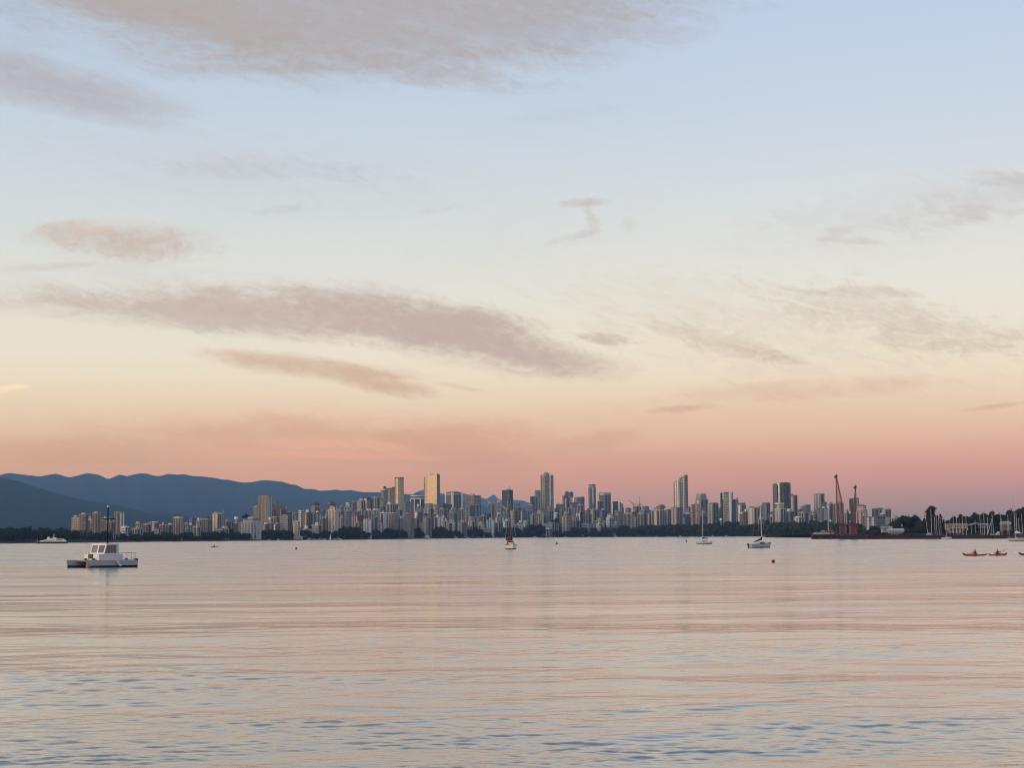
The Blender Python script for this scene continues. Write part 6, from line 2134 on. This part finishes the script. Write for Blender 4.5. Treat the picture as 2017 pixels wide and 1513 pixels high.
# ------------------------------------------------------------------ the ferry on the left
fw = on_water(102, 1071.5)
fd = 1700.0
fx = at(101.5, 1071, fd).x
ferry = thing('ferry', 'white double ended ferry with a dark hull by the wooded point', 'ferry', (fx, fd, 0), R(3))
MB().loft([[(x, -b_, zt), (x, -b_ * .85, 0), (x, -b_ * .6, -.5), (x, b_ * .6, -.5), (x, b_ * .85, 0), (x, b_, zt)] for x, b_, zt in ((-15.2, .8, 2.2), (-12, 3.4, 1.6), (-6, 4.4, 1.35), (6, 4.4, 1.35), (12, 3.4, 1.6), (15.0, .9, 2.0))]).build('hull', plain('ferry_black', (.02, .018, .022), .5), ferry)
MB().loft([[(x, y, 1.3), (x, y, z)] + [(x, -y, z), (x, -y, 1.3)] for x, y, z in ((-10.3, 3.0, 2.6), (-6.5, 3.8, 3.1), (-2.3, 4.0, 4.7), (4.0, 4.0, 4.4), (10.5, 3.8, 4.2), (13.4, 2.8, 2.2))]).build('superstructure', GEL, ferry)
MB().prism([(-3.8, -2.4), (-1.6, -2.4), (-1.6, 2.4), (-3.8, 2.4)], 4.2, 6.0, top=[(-3.3, -2), (-1.9, -2), (-1.9, 2), (-3.3, 2)]).build('wheelhouse', GEL, ferry)
MB().prism([(.6, -2.2), (4.0, -2.2), (4.0, 2.2), (.6, 2.2)], 4.2, 5.6).build('wheelhouse', GEL, ferry)
MB().box(.9, -2.26, 5.2, 2.0, .1, .6).build('window', GLASSD, ferry)
MB().box(7.6, -3.95, 3.4, 5.2, .12, .8).build('window_band', flat('dgrey'), ferry)
for x in (-5, -3.2, -1.4, .4, 2.2):
    MB().box(x, -4.02, 2.7, .9, .1, .6).build('window', GLASSD, ferry)
MB().tube((1.8, 0, 5.4), (2.4, 0, 9.0), .5, .28, 6).tube((1.0, 0, 5.4), (2.4, 0, 8.8), .15, .12, 5).box(2.4, 0, 8.2, .8, 1.8, .25).build('mast', plain('ferry_mast', (.32, .35, .37), .5), ferry)
MB().tube((-13.0, 0, 1.9), (-13.0, 0, 4.2), .35, .12, 6).build('bow_mast', plain('ferry_mast', (0, 0, 0)), ferry)
MB().box(0, -4.0, 1.55, 21, .3, .35).build('rubbing_strake', flat('dgrey'), ferry)

# ------------------------------------------------------------------ small boats along the city shore
def small_boat(label, px, py, wpx, d, col='white', cabin=True, heading=None, group=None, canopy=None):
    x = at(px, 1058, d).x
    L = max(4.0, wpx * d / FPX)
    root = thing('motor_boat', label, 'motor boat', (x, d, 0), random.choice((R(4), R(176))) if heading is None else heading, group)
    m = plain('boat_' + col, PAL[col], .45)
    hull(root, L, L * .33, .9, 1.25, L * .06, m, BOOT)
    if cabin:
        MB().prism([(-L * .15, -L * .11), (L * .18, -L * .09), (L * .18, L * .09), (-L * .15, L * .11)], .9, 2.3, top=[(-L * .13, -L * .1), (L * .08, -L * .08), (L * .08, L * .08), (-L * .13, L * .1)]).build('cabin', m, root)
        for sy in (-1, 1):
            MB().box(-.02 * L, sy * L * .103, 1.75, L * .18, .05, .4).build('window', GLASSD, root)
    return root


D0 = lambda px: city_d(px, 0) - 45 - 60
for px, w, col, lab in (
        (530, 7, 'lgrey', 'small pale boat at the shore below the wide brown tower'),
        (548, 6, 'cream', 'small cream boat at the shore below the red round topped tower'),
        (608, 8, 'white', 'first white boat in the row along the shore left of the white sail'),
        (619, 9, 'lgrey', 'pale grey boat in the row below the low cream arched building'),
        (629, 7, 'cream', 'cream boat in the row right below the arched building'),
        (639, 8, 'white', 'white boat moored just left of the white sail'),
        (660, 8, 'cream', 'cream boat moored just right of the white sail'),
        (669, 8, 'white', 'last white boat in the row under the cream slab tower'),
        (899, 6, 'white', 'tiny white boat at the beach below the white ribbed tower'),
        (921, 8, 'white', 'tiny white boat at the beach below the brown and mauve tower'),
        (943, 7, 'dgrey', 'tiny dark boat at the beach left of the funnel shaped block'),
        (980, 6, 'lgrey', 'tiny pale boat just left of the centre sailboat'),
        (1053, 9, 'white', 'white motor boat at the shore below the tall tan tower'),
        (1087, 5, 'white', 'tiny white boat below the small white beach building'),
        (1114, 5, 'white', 'tiny white boat below the yellowish tan tower'),
        (1161, 5, 'white', 'tiny white boat below the spire tower'),
        (1213, 6, 'cream', 'tiny cream boat below the gold edged tower'),
        (1258, 11, 'dgrey', 'dark boat with a pale stripe below the tower under construction'),
        (1294, 5, 'lgrey', 'tiny pale boat below the wide beige block with peaked roof'),
        (1340, 6, 'white', 'tiny white boat below the white twin tower'),
        (1404, 6, 'cream', 'cream boat at the shore right of the small white sailboat'),
        (1431, 5, 'white', 'tiny white boat below the navy faced tower'),
        (1512, 6, 'brown', 'small brown boat at the shore right of the third sailboat mast')):
    small_boat(lab, px, 1058, w, D0(px) + (30 if 600 < px < 675 else random.uniform(0, 30)), col, cabin=w > 5)

# the sailing dinghy with a white sail
dd = D0(651) - 5
sx_ = at(651.5, 1060, dd).x
dg = thing('sailing_dinghy', 'little dinghy under a tall white sail below the cream slab', 'dinghy', (sx_, dd, 0), R(10))
hull(dg, 5.2, 1.8, .5, .7, .3, GEL, BOOT)
MB().tube((.5, 0, .4), (.3, 0, 9.0), .06, .04, 6).build('mast', ALU, dg)
MB().loft([[(.42, 0, .9), (-2.4, -.4, 1.0), (-2.3, -.36, 1.0), (.44, .06, .9)], [(.38, 0, 4.5), (-1.3, -.5, 4.5), (-1.25, -.45, 4.5), (.4, .06, 4.5)], [(.31, 0, 8.9), (.2, -.05, 8.9), (.2, 0, 8.9), (.33, .04, 8.9)]]).build('sail', plain('sailcloth', (.86, .84, .82), .8), dg)

# ------------------------------------------------------------------ marina: moored sailboats behind the dock
DOCK = [(1662, 1345), (1720, 1320), (1800, 1290), (1880, 1262), (1960, 1240), (2060, 1215)]
dockd = lambda px: np.interp(px, [p[0] for p in DOCK], [p[1] for p in DOCK])
MASTS = [  # px at deck, top, lean px, cover, label
    (1828, 1010, -5, None, 'moored sailboat with a mast leaning left, first in the marina'),
    (1835.5, 1004, -.8, CLOTH_B, 'moored sailboat with pale mast standing before the tall poplar'),
    (1842, 1017, 0, None, 'moored sailboat with short mast right of the tall poplar'),
    (1846, 1003, -1.5, CLOTH_B, 'moored sailboat with tall mast left of the narrow conifer'),
    (1850.5, 1009, -1.2, None, 'moored sailboat with mast just touching the narrow conifer'),
    (1878.5, 1017, 0, CLOTH_K, 'moored sailboat with thin mast before the first clubhouse tree'),
    (1885.5, 1012, -.5, CLOTH_B, 'moored sailboat with bright mast crossing the clubhouse middle'),
    (1897, 1017, -1.2, None, 'moored sailboat with mast before the clubhouse end wall'),
    (1903.8, 1016, -.4, CLOTH_B, 'moored sailboat with mast at the clubhouse corner'),
    (1913.8, 1031, -.5, None, 'moored sailboat with the shortest mast, right of the clubhouse'),
    (1932, 1011, -1.2, CLOTH_K, 'left one of two close pale masts, a moored sailboat'),
    (1939.5, 1011, -.6, CLOTH_B, 'right one of two close pale masts, a moored sailboat'),
    (1945.5, 1019, 0, None, 'moored sailboat with thin mast right of the two close masts'),
    (1958, 1012, -3.0, CLOTH_B, 'moored sailboat with a furled pale headsail on its mast'),
    (1974.5, 1012, -2.4, CLOTH_K, 'moored sailboat with mast behind the white motor boat stern'),
    (1988, 1014, -2.0, CLOTH_B, 'moored sailboat with mast left of the tallest one'),
    (2003.5, 1010, -1.0, CLOTH_B, 'moored sailboat with mast just right of the tallest one'),
    (2008, 1021, -.6, None, 'moored sailboat with thin low mast near the view edge'),
    (2015, 1011, -2.0, CLOTH_K, 'moored sailboat with mast at the very edge of the view'),
]
for k in range(10):
    MASTS.append((1854 + 16.3 * k + (k * 7 % 5), 1019 + (k * 5 % 7), -.6, None, 'far moored sailboat with a thin mast deep in the marina, %s from the left' % ORD[k]))
for i, (px, top, ln, cv, lab) in enumerate(MASTS):
    far_ = lab.startswith('far moored')
    d = float(dockd(px)) + 18 + (i * 37 % 5) * 7 + (36 if far_ else 0)
    zt_ = at(px, top, d).z
    ob = sailboat(lab, px, 1057, R((5, 172, -8, 184, 12)[i % 5]), 8.6 + (i % 3) * .8, 2.9, zt_, lean=ln * d / FPX, d=d, fs=1.5, fb=2.0, cloth=cv or CLOTH_B, sail_cover=cv is not None, cabin_h=.9, rails=False, simple=True,
                  mast_r=.11 if far_ else .165, mast_x=0.0, mat=GEL if i % 3 else GEL_G, group='thin masts deep in the marina' if far_ else None, furled=(.22, plain('furled_white', (.6, .6, .6), .7)) if 'furled' in lab else None)
sailboat('white sailboat hull lying in front of the dark dock', 1865, 1063, R(8), 6.0, 2.1, at(1861, 1014, 1157).z, lean=-1.3, fs=1.2, fb=1.5, sail_cover=False, cabin_h=.35, mast_r=.13, mast_x=0.0, simple=True, rails=False)
sailboat('big pale grey sailboat with the tallest mast at the view edge', 2010, 1066.6, R(184), 10.8, 3.4, at(1998.5, 981, 852).z, lean=-.5, fs=1.15, fb=1.5, mat=GEL_G, boot=BOOT, cloth=CLOTH_B, cabin_h=.7, mast_r=.14, mast_x=.22)


def motor_yacht(label, px, d, L, heading):
    root = thing('motor_boat', label, 'motor boat', (at(px, 1057, d).x, d, 0), heading)
    hull(root, L, L * .34, 2.4, 3.1, L * .10, GEL, BOOT)
    MB().prism([(-L * .28, -L * .12), (L * .15, -L * .10), (L * .15, L * .10), (-L * .28, L * .12)], 2.4, 3.9, top=[(-L * .26, -L * .11), (0, -L * .09), (0, L * .09), (-L * .26, L * .11)]).build('cabin', GEL, root)
    for sy in (-1, 1):
        MB().box(-L * .13, sy * L * .118, 3.3, L * .22, .06, .45).build('window', GLASSD, root)
    MB().box(-L * .16, 0, 4.3, L * .12, L * .16, .9).build('flying_bridge', GEL, root)
    return root


motor_yacht('sleek white motor boat seen over the dock near the furled sail', 1963.5, float(dockd(1963)) + 14, 7.2, R(182))
tp = at(2005, 1056, float(dockd(2005)) + 6)
tent = thing('canopy_tent', 'white pointed canopy above the dock behind the big grey sailboat', 'tent', (tp.x, tp.y, 2.66 if False else 0))
MB().prism([(-2.1, -1.6), (2.1, -1.6), (2.1, 1.6), (-2.1, 1.6)], 3.6, 5.2, top=[(-1.0, -.2), (-.8, -.2), (-.8, .2), (-1.0, .2)]).build('roof', plain('canvas_white', (.82, .80, .77), .8), tent)
for x in (-2, 2):
    for y in (-1.5, 1.5):
        MB().tube((x, y, -.3), (x, y, 3.6), .07, .07, 5).build('pole', STEEL, tent)
flag_ = thing('dinghy', 'blue grey tarpaulin covered dinghy propped on the dock by the leaning mast', 'dinghy', (at(1831, 1053, float(dockd(1831))).x, float(dockd(1831)) + 1, 2.66), R(20))
MB().loft([[(-2.2, -.7, .1), (-2.2, 0, .9), (-2.2, .7, .1)], [(0, -.95, 0), (0, 0, 2.0), (0, .95, 0)], [(2.3, -.2, .2), (2.3, 0, .6), (2.3, .2, .2)]]).build('tarpaulin', plain('tarp_bluegrey', (.36, .40, .50), .6), flag_)
